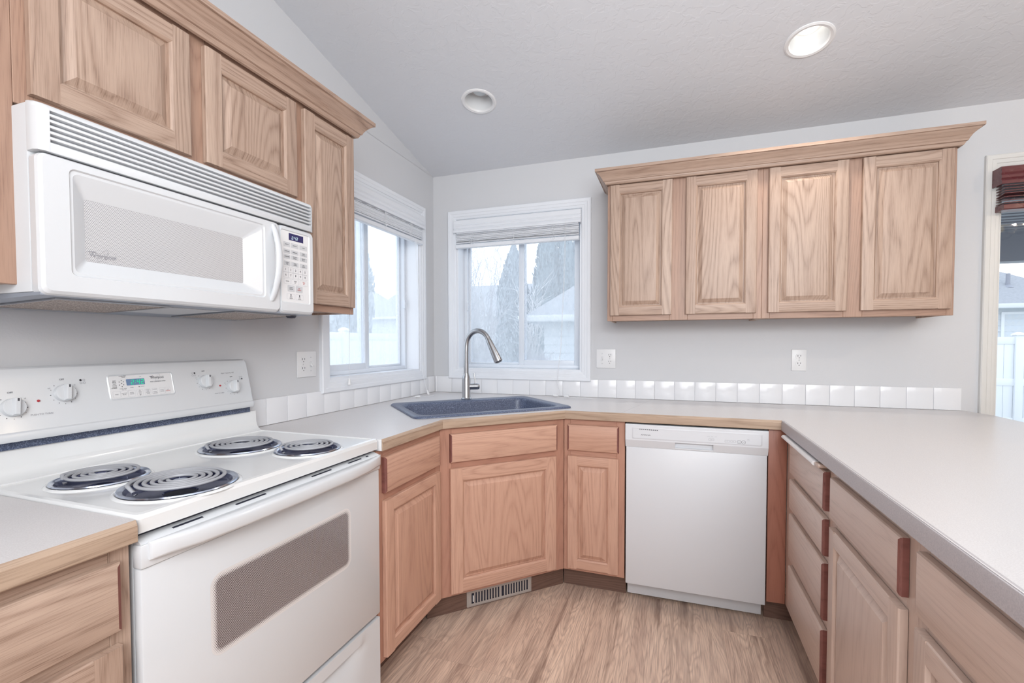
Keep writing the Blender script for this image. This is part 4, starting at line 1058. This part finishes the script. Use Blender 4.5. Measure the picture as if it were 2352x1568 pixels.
# oven door with screened window and bowed handle
od_y0, od_y1 = -.587, -.6085
m = MB(); DX0, DX1, DZ0, DZ1 = .002, RW-.002, .318, .862
wx0, wx1, wz0, wz1 = .150, .597, .560, .727
m.box(DX0, DX1, od_y1, od_y0, DZ0, .8150, W_, bev=.004)
m.box(DX0-.001, DX1+.001, od_y1-.004, od_y0, .8152, DZ1, W_, bev=.004)
m.prism([(od_y0, .8620), (od_y1-.002, .8620), (od_y1+.002, .8665), (od_y0+.002, .8735), (od_y0+.004, .8735)], 'x', DX0+.001, DX1-.001, W_)
odoor = m.build('oven_door', rg_)
for a, c in ((.070, .135), (.215, .300), (.455, .535), (.610, .675), (.700, .712)):
    m = MB(); zz = .8690; m.add([(a, -.5960+.0002, zz+.0012), (c, -.5960+.0002, zz+.0012), (c, -.6012, .8672+.0012), (a, -.6012, .8672+.0012)], [(0, 1, 2, 3)], M['dgrey'])
    m.build('vent_slot', odoor)
# window: rounded rectangle with the distance to its border kept for the fading dot screen
def screen_window(name, parent, x0, x1, z0, z1, r, y, mat, nx=60, nz=24):
    m = MB(); cx, cz, hx, hz = (x0+x1)/2, (z0+z1)/2, (x1-x0)/2, (z1-z0)/2
    loops = []
    for k, d in enumerate((0, .004, .008, .012, .018)):
        loops.append((d, rrect(x0+d, x1-d, z0+d, z1-d, max(r-d, .002), 6)))
    vs_ = []; g = []; fs = []; n = len(loops[0][1])
    for k, (d, lp_) in enumerate(loops):
        for x, z in lp_: vs_.append((x, y, z)); g.append((x+10, z+10, d))
        if k:
            for i in range(n): fs.append(((k-1)*n+i, (k-1)*n+(i+1) % n, k*n+(i+1) % n, k*n+i))
    fs.append(tuple((len(loops)-1)*n+i for i in range(n)))
    m.add(vs_, fs, mat, g); return m.build(name, parent, smooth=False)
screen_window('window', odoor, wx0-.010, wx1+.010, wz0-.010, wz1+.010, .028, od_y1-.0006, M['oven_glass'])
m = MB(); secs = []
hz0, hz1 = .8300, .8665
for x, o in ((.014, .004), (.018, .008), (.05, .016), (.10, .028), (.20, .036), (RW/2, .039), (RW-.20, .036), (RW-.10, .028), (RW-.05, .016), (RW-.010, .006), (RW-.004, .002)):
    yb = od_y1-.002; yf = od_y1-.006-o; e = min(.008, o*.4+.002)
    secs.append([(x, yb, hz0+.004), (x, yf+e, hz0), (x, yf+e*.3, hz0+e*.3), (x, yf, hz0+e), (x, yf, hz1-e), (x, yf+e*.3, hz1-e*.3), (x, yf+e, hz1), (x, yb, hz1-.003)])
m.loft(secs, W_); m.build('handle', odoor, angle=45)
# storage drawer with a scooped pull
m = MB(); n = 40; SX0, SX1 = .003, RW-.003
rows = [(.060, 0), (.215, 0), (.240, .016), (.262, .020), (.2665, .0), (.303, 0)]
vs_ = []; fs = []
for k in range(n+1):
    x = SX0+(SX1-SX0)*k/n; f = max(0, min(1, (x-.075)/.10))*max(0, min(1, (RW-.075-x)/.10)); f = f*f*(3-2*f)
    for z, dd in rows: vs_.append((x, -.6065+dd*f, z if dd == 0 and z != .2665 else z))
R_n = len(rows)
for k in range(n):
    for i in range(R_n-1): fs.append((k*R_n+i, (k+1)*R_n+i, (k+1)*R_n+i+1, k*R_n+i+1))
m.add(vs_, fs, W_)
m.box(SX0, SX1, -.5865, -.5845, .060, .303, W_); 
for (xa, xb, za, zb) in ((SX0, SX1, .3028, .3032), (SX0, SX1, .0598, .0602), (SX0-.0002, SX0+.0002, .06, .303), (SX1-.0002, SX1+.0002, .06, .303)): m.box(xa, xb, -.6065, -.5845, za, zb, W_)
m.build('storage_drawer', rg_, angle=40)

# ------------------------------------------------------------------ over-the-range microwave
MW, MH = .7400, .3825
mw = thing('microwave', 'white over-the-range microwave hanging under the short wall cabinet', 'microwave', (0, -2.2895, 1.3405), 90)
m = MB(); m.box(.001, MW-.001, -.352, -.004, .006, MH-.004, W_, bev=.003); m.build('body', mw)
DTOP = .2800
# top vent grille
m = MB(); gy = -.385
m.prism([(-.353, DTOP+.004), (-.353, MH-.002), (gy+.012, MH-.002), (gy+.004, MH-.006), (gy, MH-.016), (gy, DTOP+.090), (gy+.004, DTOP+.090), (gy+.004, DTOP+.004)], 'x', .012, MW-.012, W_) if False else None
zs = [.3022+.0113*k for k in range(6)]; sh_ = .0058
sx0, sx1 = .022, MW-.012
def endblock(xa, xb, flip):
    e = .014; pl = [(xa, -.353), (xa, gy+e), (xa+e*.3, gy+e*.3), (xa+e, gy+.0004), (xb, gy+.0004), (xb, -.353)]
    if flip: pl = [(MW-p[0], p[1]) for p in pl]
    cx = MW/2; k = lambda f, d: [(p[0], min(-.353, p[1]+d)) for p in pl]
    m.loft([[(p, q, z_) for p, q in k(0, d)] for z_, d in ((DTOP+.003, 0), (MH-.016, 0), (MH-.008, .004), (MH-.004, .012))], W_)
endblock(0, sx0, False); endblock(0, MW-sx1, True)
z = DTOP+.003
for zz in zs+[None]:
    top = zz if zz else MH-.004
    if zz: m.box(sx0-.0002, sx1+.0002, gy+.0004, gy+.012, z, top, W_, bev=.0012)
    else: m.prism([(-.353, z), (gy+.0004, z), (gy+.0004, top-.012), (gy+.004, top-.004), (gy+.012, top), (-.353, top)], 'x', sx0-.0002, sx1+.0002, W_)
    if zz: z = zz+sh_
m.box(sx0-.002, sx1+.002, gy+.013, gy+.016, DTOP+.004, MH-.012, M['key']); m.build('vent_grille', mw, angle=40)
# door
DX = .5895
m = MB(); yb, yf = -.354, -.3855
def DL(x0, x1, z0, z1, r): return rrect(x0, x1, z0, z1, r, 6)
lv = [(DL(.002, DX, .0, DTOP, .012), yb), (DL(.001, DX, .0, DTOP, .014), yf+.012), (DL(.003, DX-.001, .003, DTOP-.001, .013), yf+.005), (DL(.008, DX-.003, .009, DTOP-.004, .012), yf),
      (DL(.050, .5345, .042, .262, .012), yf-.0005), (DL(.0525, .532, .0445, .2595, .011), yf+.0035), (DL(.058, .5265, .050, .254, .011), yf+.0035), (DL(.085, .4760, .078, .212, .006), yf+.0215), (DL(.087, .474, .080, .210, .005), yf+.0225)]
n = len(lv[0][0])
for (a, ya), (c, yc) in zip(lv[:-1], lv[1:]): ring_face(m, a, c, ya, yc, W_)
dr_ = m.build('door', mw, angle=38)
screen_window('window', dr_, .0865, .4745, .0795, .2105, .004, yf+.0220, M['mw_glass'])
m = MB(); text_mb(m, 'Whirlpool', .0935, .0945, yf+.0214, .0145, M['print_l'], 'LEFT', sx=.86)
outline_mb(m, [(.119+.017*math.cos(2*PI*k/28)*math.cos(.95)-.006*math.sin(2*PI*k/28)*math.sin(.95), .0955+.017*math.cos(2*PI*k/28)*math.sin(.95)+.006*math.sin(2*PI*k/28)*math.cos(.95)) for k in range(28)], yf+.0213, .0006, M['print_l'])
m.prism([(.0905, .1020), (.106, .1030), (.104, .1008), (.093, .1005)], 'y', yf+.0212, yf+.0216, M['print_l'])
m.build('logo', dr_)
m = MB(); secs = []
for k in range(17):
    f = k/16; z = .034+f*.236; bow = math.sin(PI*min(1, f*1.0))**.8
    y = yf-.003-.030*bow; hw = .0085+.0025*bow
    xc = .5665-.010*(1-f)
    secs.append([(xc-hw, y+.006, z), (xc-hw*.6, y, z), (xc+hw*.6, y, z), (xc+hw, y+.006, z), (xc+hw*.7, y+.0125, z), (xc-hw*.7, y+.0125, z)])
m.loft(secs, W_); m.build('handle', dr_, angle=60)
m = MB(); ring_face(m, DL(.536, .572, .098, .232, .008), DL(.540, .568, .102, .228, .007), yf-.0004, yf+.004, W_); fill_face(m, DL(.540, .568, .102, .228, .007), yf+.0039, M['dw_low']); m.build('handle_pocket', dr_)
# control panel
m = MB(); X0, X1 = DX+.0015, MW
lv = [(DL(X0, X1, .0, DTOP, .012), yb), (DL(X0, X1, .0, DTOP, .016), yf+.012), (DL(X0+.001, X1-.003, .003, DTOP-.002, .016), yf+.005), (DL(X0+.002, X1-.009, .009, DTOP-.006, .013), yf),
      (DL(X0+.003, X1-.0235, .0345, .2655, .006), yf-.0004), (DL(X0+.005, X1-.0255, .0365, .2635, .005), yf+.0022)]
for (a, ya), (c, yc) in zip(lv[:-1], lv[1:]): ring_face(m, a, c, ya, yc, W_)
fill_face(m, lv[-1][0], lv[-1][1], M['plastic']); cp = m.build('control_panel', mw, angle=38)
yp = yf+.0019
m = MB(); fill_face(m, [(.6285, .2365), (.6905, .2365), (.6905, .2585), (.6285, .2585)], yp, M['lcd_dark']); dsp = m.build('display', cp)
m = MB(); digits_mb(m, '2:42', .640, .2400, yp-.0003, .0105, M['led_white']); m.build('digits', dsp)
keysm = MB(); let = MB()
rows = [(.2205, .0150, ('REHEAT', 'DEFROST', 'COOK')), (.1985, .0135, ('POPCORN', 'BEVERAGE', 'BAKED|POTATO')), (.1815, .0135, ('VEGETABLE', 'FROZEN|ENTREE', 'DINNER|PLATE')), (.1600, .0145, ('COOK|TIME', 'COOK|POWER', 'ADD|MINUTE'))]
cols3 = [(.6065, .6335), (.6375, .6685), (.6735, .7065)]
def keytext(tx, x, z, h=.0040, mat='print'):
    ls = tx.split('|')
    for k, s_ in enumerate(ls): text_mb(let, s_, x, z+.0024*(len(ls)-1)-.0048*k, yp-.0006, h, M[mat])
for z, h, tx in rows:
    for (a, c), s_ in zip(cols3, tx):
        fill_face(keysm, rrect(a, c, z-h/2, z+h/2, .001, 2), yp-.0002, M['key']); keytext(s_, (a+c)/2, z)
for r_i, (z, ds) in enumerate(((.1405, '12345'), (.1230, '67890'))):
    for k, d_ in enumerate(ds):
        xx = .6140+.0205*k; outline_mb(keysm, rrect(xx-.0102, xx+.0102, z-.0085, z+.0085, .001, 2), yp-.0002, .0006, M['key_line']); text_mb(let, d_, xx, z, yp-.0006, .0098, M['print'])
for (a, c), s_, z in zip(cols3, ('CLOCK', 'TIMER|SET', 'TIMER|OFF'), (.1030,)*3):
    outline_mb(keysm, rrect(a, c, z-.0085, z+.0085, .002, 2), yp-.0002, .0006, M['key_line']); keytext(s_, (a+c)/2, z, mat='print_red' if 'OFF' in s_ else 'print')
for (a, c), s_, mt in zip(((.6205, .6500), (.6545, .6845)), ('START|ENTER', 'OFF|CANCEL'), ('print', 'print_red')):
    fill_face(keysm, rrect(a, c, .0705, .0915, .003, 3), yp-.0002, M['key']); keytext(s_, (a+c)/2, .081, .0046, mt)
for (a, c), s_ in zip(((.6180, .6500), (.6545, .6865)), ('|LIGHT|ON/OFF', '|FAN|ON/OFF')):
    outline_mb(keysm, rrect(a, c, .0460, .0640, .002, 2), yp-.0002, .0006, M['key_line']); keytext(s_, (a+c)/2, .054, .0036)
    let.box((a+c)/2-.0018, (a+c)/2+.0018, yp-.0006, yp-.0004, .0575, .0625, M['print'])
keysm.build('keypad', cp); let.build('lettering', cp)
# underside with grease filters
m = MB(); m.prism([(-.374, .0055), (-.374, .0), (-.02, -.0125), (-.004, -.0105), (-.004, .0055)], 'x', .004, MW-.004, M['grey']); us = m.build('underside', mw)
UM = Matrix.Translation((0, -.374, 0)) @ Matrix.Rotation(-math.atan2(.0125, .354), 4, 'X')
for a, c in ((.050, .275), (.470, .695)):
    m = MB(); ya, yb_ = .040, .285
    m.box(a, c, ya, yb_, -.0022, -.0006, M['filter']); m.xform(UM); f_ = m.build('grease_filter', mw)
    m = MB()
    for (p, q, r_, s_) in ((a-.006, c+.006, yb_, yb_+.012), (a-.006, c+.006, ya-.006, ya), (a-.006, a, ya, yb_), (c, c+.006, ya, yb_)): m.box(p, q, r_, s_, -.0038, -.0005, M['steel'])
    m.xform(UM); m.build('rim', f_)
m = MB(); m.box(.300, .445, .06, .24, -.0012, -.0002, M['key']); m.xform(UM); m.build('lamp_cover', us)
m = MB(); m.lathe([(0, -.012), (.012, -.011), (.016, -.006), (.016, -.004)], M['dgrey'], center=(.688, -.33, 0), seg=18); m.build('foot', us)

# ------------------------------------------------------------------ dining chandelier (out of frame; its glow reflects in the patio door glass)
ch = thing('chandelier', 'bronze chandelier with amber glass shades seen reflected in the patio door', 'chandelier', (3.99, -1.52, 2.05), 20)
m = MB(); m.lathe([(0, .0), (.022, .01), (.03, .05), (.018, .09), (.012, .2), (.012, .80)], M['bronze'], seg=20); m.build('stem', ch)
for k in range(3):
    a = 2*PI*k/3; c, s_ = math.cos(a), math.sin(a)
    m = MB(); m.tube([(.015*c, .015*s_, .05), (.09*c, .09*s_, .0), (.17*c, .17*s_, .0), (.20*c, .20*s_, .05)], .008, M['bronze'], 8); m.build('arm', ch)
    m = MB(); m.lathe([(.020, .055), (.035, .068), (.052, .092), (.058, .125), (.055, .127), (.048, .094), (.032, .072), (.018, .060)], M['lamp_glass'], center=(.20*c, .20*s_, 0), seg=28, close=True); m.build('lamp_shade', ch)
pd = bpy.data.lights.new('chandelier_lamp', 'POINT'); pd.energy = 60; pd.color = (1, .80, .58); pd.shadow_soft_size = .035
po = bpy.data.objects.new('chandelier_lamp', pd); COL.objects.link(po); po.location = (3.99, -1.52, 2.15)

# ------------------------------------------------------------------ outdoors
GZ = -.45
def outmat(name, col, rough=.8, var=.25, scale=6):
    t = NT(name); tcn = t.node('ShaderNodeTexCoord'); f = t.noise(tcn.outputs['Object'], scale, 4, .6)
    t.link(t.mix(t.math('MULTIPLY', f, 1.0), tuple(c*(1-var) for c in col[:3])+(1,), tuple(min(1, c*(1+var)) for c in col[:3])+(1,)), t.b.inputs['Base Color']); t.b.inputs['Roughness'].default_value = rough
    return t.m
M['lawn'] = outmat('pale_winter_lawn', C3(.52, .54, .50), scale=1.2)
M['fence'] = plain('white_vinyl_fence', C3(.80, .82, .86), .45)
M['shingle'] = outmat('grey_shingles', C3(.36, .37, .40), scale=18)
M['siding'] = outmat('pale_siding', C3(.66, .69, .73), var=.06)
M['conifer'] = outmat('conifer_foliage', C3(.21, .26, .285), var=.4, scale=9)
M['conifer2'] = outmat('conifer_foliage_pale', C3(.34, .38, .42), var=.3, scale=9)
M['twig'] = outmat('bare_twigs', C3(.42, .40, .42), var=.3)
M['birch'] = outmat('pale_branches', C3(.62, .61, .62), var=.2)
M['pane_dark'] = plain('curtained_pane', C3(.40, .44, .50), .2)
M['curtain'] = plain('pale_curtain', C3(.66, .70, .76), .8)
M['patio'] = plain('grey_patio_steel', C3(.30, .31, .36), .5)
m = MB(); m.box(-60, 60, -30, 80, GZ-.1, GZ, M['lawn']); struct(m.build('ground'))
def vinyl_fence(label, p0, p1, z0, z1, group=None, mid=None):
    t = thing('vinyl_fence', label, 'fence', (p0[0], p0[1], z0), math.degrees(math.atan2(p1[1]-p0[1], p1[0]-p0[0])), group)
    Ln = math.hypot(p1[0]-p0[0], p1[1]-p0[1]); h = z1-z0; f = M['fence']
    m = MB(); m.box(0, Ln, -.022, .022, h-.14, h, f, bev=.004); m.box(0, Ln, -.022, .022, .06, .20, f, bev=.004)
    if mid: m.box(0, Ln, -.024, .024, mid-z0-.07, mid-z0+.07, f, bev=.004)
    m.build('rail', t)
    m = MB(); x = 0
    while x < Ln: m.box(x, min(Ln, x+.150), -.010, .010, .20, h-.14, f, bev=.003); x += .158
    m.build('pickets', t)
    k = 0
    while k*2.4 <= Ln+.1:
        m = MB(); x = k*2.4; m.box(x-.064, x+.064, -.064, .064, 0, h+.03, f, bev=.004)
        m.loft([[(x+a*.080, b_*.080, h+.03) for a, b_ in ((-1, -1), (1, -1), (1, 1), (-1, 1))], [(x+a*.080, b_*.080, h+.055) for a, b_ in ((-1, -1), (1, -1), (1, 1), (-1, 1))], [(x+a*.02, b_*.02, h+.10) for a, b_ in ((-1, -1), (1, -1), (1, 1), (-1, 1))]], f)
        m.build('post', t); k += 1
    return t
vinyl_fence('white vinyl fence with post caps seen through the window beside the narrow wall cabinet', (-4.5, 1.0+.0), (-4.5, 10.6), GZ, 1.465)
bpy.data.objects['vinyl_fence'].location.y = -.16; 
vinyl_fence('white vinyl privacy fence seen through the patio door', (3.2, 9.2), (16.0, 9.2), GZ, 1.36, mid=.46)
def conifer(name, label, x, y, h, r, mat, seed, group=None, lean=0, lobes=((0, 0, 1, 1),)):
    rnd = random.Random(seed); t = thing(name, label, 'tree', (x, y, GZ), 0, group)
    m = MB(); m.lathe([(.07, 0), (.05, h*.5), (.01, h*.92)], M['twig'], seg=8); m.build('trunk', t)
    m = MB(); N = 5200; vs_ = []; fs = []; r0_, h0_ = r, h
    for k in range(N):
        LX, LY, LH, LR = lobes[k % len(lobes)]; h, r = h0_*LH, r0_*LR
        f = rnd.random()**.85; z = .12+f*(h-.12)
        prof = (min(1, f*7)**.5)*(1-max(0, (f-.45)/.55)**1.9)*.97+.02
        a = rnd.uniform(0, 2*PI); rr = r*prof*(.80+.22*rnd.random())*(1+.10*math.sin(a*3+z*2.1+seed)+.07*math.sin(a*7-z*5))
        s_ = rnd.uniform(.05, .11)*(h/4)**.3; cx, cy = rr*math.cos(a)+lean*f+LX, rr*math.sin(a)+LY
        ax = a+rnd.uniform(-.9, .9); tx, ty = -math.sin(ax)*s_*.45, math.cos(ax)*s_*.45; o = rnd.uniform(.0, .5)*s_
        b_ = len(vs_); vs_ += [(cx-tx, cy-ty, z), (cx+tx, cy+ty, z), (cx+tx*.2+math.cos(a)*o, cy+ty*.2+math.sin(a)*o, z+s_*1.5), (cx-math.cos(a)*s_*.3, cy-math.sin(a)*s_*.3, z+s_*.5)]; fs += [(b_, b_+1, b_+2), (b_, b_+2, b_+3)]
    m.add(vs_, fs, mat)
    for (LX, LY, LH, LR) in lobes:
      h, r = h0_*LH, r0_*LR; secs = []
      for k in range(25):
        f = k/24; z = .12+f*(h-.2); prof = (min(1, f*7+.02)**.5)*(1-max(0, (f-.45)/.55)**1.9)*.97+.01
        secs.append([(LX+lean*f+r*.82*prof*math.cos(2*PI*i/18)*(1+.08*math.sin(i*2.3+k)), LY+r*.82*prof*math.sin(2*PI*i/18)*(1+.08*math.sin(i*2.3+k)), z) for i in range(18)])
      m.loft(secs, mat)
    m.build('foliage', t, smooth=False); return t
conifer('arborvitae', 'dark blue-green arborvitae with a forked top behind the shed', -2.05, 11.9, 6.1, .50, M['conifer'], 3, lobes=[(-.30, 0, 1.0, 1.0), (.30, .1, .99, .86)])
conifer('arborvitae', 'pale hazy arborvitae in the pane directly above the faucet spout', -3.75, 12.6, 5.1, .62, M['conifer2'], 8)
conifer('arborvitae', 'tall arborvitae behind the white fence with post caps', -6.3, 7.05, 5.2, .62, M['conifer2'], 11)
def house(name, label, cat, x0, x1, y0, y1, wall_h, ridge_h, ridge_axis='x', hip=0, over=.4, windows=(), siding=True, vents=(), group=None):
    t = thing(name, label, cat, ((x0+x1)/2, y0, GZ), 0, group); ox, oy = (x0+x1)/2, y0
    w, d = (x1-x0)/2, y1-y0
    m = MB(); m.box(-w, w, 0, d, 0, wall_h, M['siding'])
    if siding:
        z = .15
        while z < wall_h-.02:
            m.prism([(-.022, z), (-.004, z+.17), (.002, z+.17), (.002, z)], 'x', -w, w, M['siding'])
            m.prism([(-w-.022, z), (-w-.004, z+.17), (-w+.002, z+.17), (-w+.002, z)], 'y', 0, d, M['siding'])
            m.prism([(w+.022, z), (w+.004, z+.17), (w-.002, z+.17), (w-.002, z)], 'y', 0, d, M['siding']); z += .19
    m.build('wall', t)
    m = MB(); o = over; wh = wall_h
    if ridge_axis == 'x': rp = [(-w-o+hip, d/2, ridge_h), (w+o-hip, d/2, ridge_h)]
    else: rp = [(0, -o+hip, ridge_h), (0, d+o-hip, ridge_h)]
    e = [(-w-o, -o, wh), (w+o, -o, wh), (w+o, d+o, wh), (-w-o, d+o, wh)]
    vs_ = e+rp
    fs = [(0, 1, 5, 4), (1, 2, 5), (2, 3, 4, 5), (3, 0, 4)] if ridge_axis == 'x' else [(0, 1, 4), (1, 2, 5, 4), (2, 3, 5), (3, 0, 4, 5)]
    m.add(vs_, fs, M['shingle']); m.add(e, [(3, 2, 1, 0)], M['siding'])
    m.build('roof', t, smooth=False)
    m = MB()
    for (a, c) in ((e[0], e[1]), (e[1], e[2]), (e[2], e[3]), (e[3], e[0])):
        dx, dy = (c[0]-a[0]), (c[1]-a[1]); L_ = math.hypot(dx, dy); nx, ny = dy/L_, -dx/L_
        m.loft([[(p[0]+nx*q, p[1]+ny*q, wh+z) for q, z in ((0, -.10), (.05, -.08), (.09, .0), (.09, .04), (0, .02))] for p in (a, c)], M['fence'])
    m.build('gutter', t)
    for (a, c, za, zb) in windows:
        m = MB()
        for (p, q, r_, s_) in ((a-.08, a, za-.08, zb+.08), (c, c+.08, za-.08, zb+.08), (a, c, za-.08, za), (a, c, zb, zb+.08), ((a+c)/2-.03, (a+c)/2+.03, za, zb)): m.box(p, q, -.05, -.001, r_, s_, M['fence'])
        wi = m.build('window', t)
        m = MB(); n = 24; m.loft([[(a+(c-a)*k/n, -.012+.008*math.sin(k*2.1), z) for k in range(n+1)] for z in (za, zb)], M['curtain'], close=False); m.build('curtain', wi)
    for (vx, vy, vz) in vents:
        m = MB(); m.lathe([(.16, vz-.10), (.055, vz), (.055, vz+.36), (0, vz+.37)], M['patio'], center=(vx, vy, 0), seg=16); m.build('vent_pipe', t)
    return t
house('neighbor_house', 'pale house with grey hip roof seen through the patio door', 'house', 2.0, 13.25, 16.0, 25.0, 2.85, 6.15, 'x', hip=4.95, over=.45, windows=[(3.64, 5.0, 1.3, 2.58)], vents=[(4.03, .6, 3.56)])
house('neighbor_house', 'long pale grey house roof behind the trees in the faucet window', 'house', -16.5, -4.2, 22.0, 30.0, 3.3, 5.55, 'x', hip=.2, over=.4)
house('neighbor_house', 'grey-roofed house beyond the white fence with post caps', 'house', -28.0, -18.3, 14.0, 33.0, 3.0, 6.6, 'y', hip=3, over=.4, windows=[(3.0, 4.2, 1.0, 2.6)])
house('shed', 'small pale shed with grey roof seen low through the faucet window', 'shed', -1.28, 1.6, 9.0-1.4, 11.0-1.4, 2.28, 3.55, 'y', hip=1.0, over=.42)
def bush(name, label, x, y, h, spread, n, mat, seed, cat='bush', group=None, r0=.010):
    rnd = random.Random(seed); t = thing(name, label, cat, (x, y, GZ), 0, group); m = MB()
    for k in range(n):
        a = rnd.uniform(0, 2*PI); q = rnd.uniform(.2, 1)*spread; hh = h*rnd.uniform(.45, 1)
        p0 = Vector((rnd.uniform(-.3, .3)*spread*.8, rnd.uniform(-.3, .3)*spread*.8, 0)); p3 = p0+Vector((q*math.cos(a), q*math.sin(a), hh))
        pts = [p0.lerp(p3, f)+Vector((rnd.uniform(-.06, .06)*h*f, rnd.uniform(-.06, .06)*h*f, .10*h*math.sin(PI*f))) for f in (0, .3, .6, .85, 1)]
        m.tube([tuple(p) for p in pts], [r0, r0*.8, r0*.55, r0*.35, r0*.2], mat, 4)
        for j in range(4):
            f = rnd.uniform(.4, .95); i = min(3, int(f*4)); b_ = pts[i].lerp(pts[i+1], .5); e_ = b_+Vector((rnd.uniform(-.35, .35)*h*.5, rnd.uniform(-.35, .35)*h*.5, rnd.uniform(.05, .35)*h*.6))
            m.tube([tuple(b_), tuple(b_.lerp(e_, .5)+Vector((0, 0, .03))), tuple(e_)], [r0*.45, r0*.3, r0*.15], mat, 3)
    m.build('branches', t, smooth=False); return t
bush('bare_shrub', 'wide leafless shrub filling the pane behind the faucet spout', -1.95, 4.35, 2.55, .75, 330, M['twig'], 21)
bush('bare_shrub', 'low leafless shrub in front of the shed', -1.02, 6.2, 1.55, .40, 170, M['twig'], 22)
bush('bare_tree', 'pale thin leafless tree in front of the forked arborvitae', -2.32, 9.95, 4.0, .34, 22, M['birch'], 23, 'tree', r0=.022)
bush('bare_tree', 'thin leafless tree against the sky above the long pale roof', -6.67, 16.8, 6.6, 1.8, 60, M['twig'], 24, 'tree', r0=.02)
# patio cover outside the door
pc = thing('patio_cover', 'grey ribbed patio cover outside the patio door', 'patio cover', (2.2, WT+.02, 2.30), 0)
m = MB()
for k in range(26): m.prism([(k*.13, .10), (k*.13+.055, .10), (k*.13+.065, .135), (k*.13+.12, .135), (k*.13+.13, .10), (k*.13+.13, .142), (k*.13, .142)], 'z', 0, .004, M['patio']) if False else m.box(.05, 4.9, k*.128+.02, k*.128+.095, .10+(k % 2)*.002, .13, M['patio'])
m.box(.0, 5.0, .0, 3.5, .131, .16, M['patio']); m.build('ribbed_roof', pc)
m = MB(); m.box(.0, 5.0, 3.30, 3.48, -.205, .10, M['patio']); m.build('beam', pc)
for xx in (.10, 4.9):
    m = MB(); m.box(xx-.05, xx+.05, 3.34, 3.44, GZ-2.30, -.205, M['patio']); m.build('post', pc)
for o in bpy.data.objects:
    if o.name.startswith('tmp_'): bpy.data.objects.remove(o)
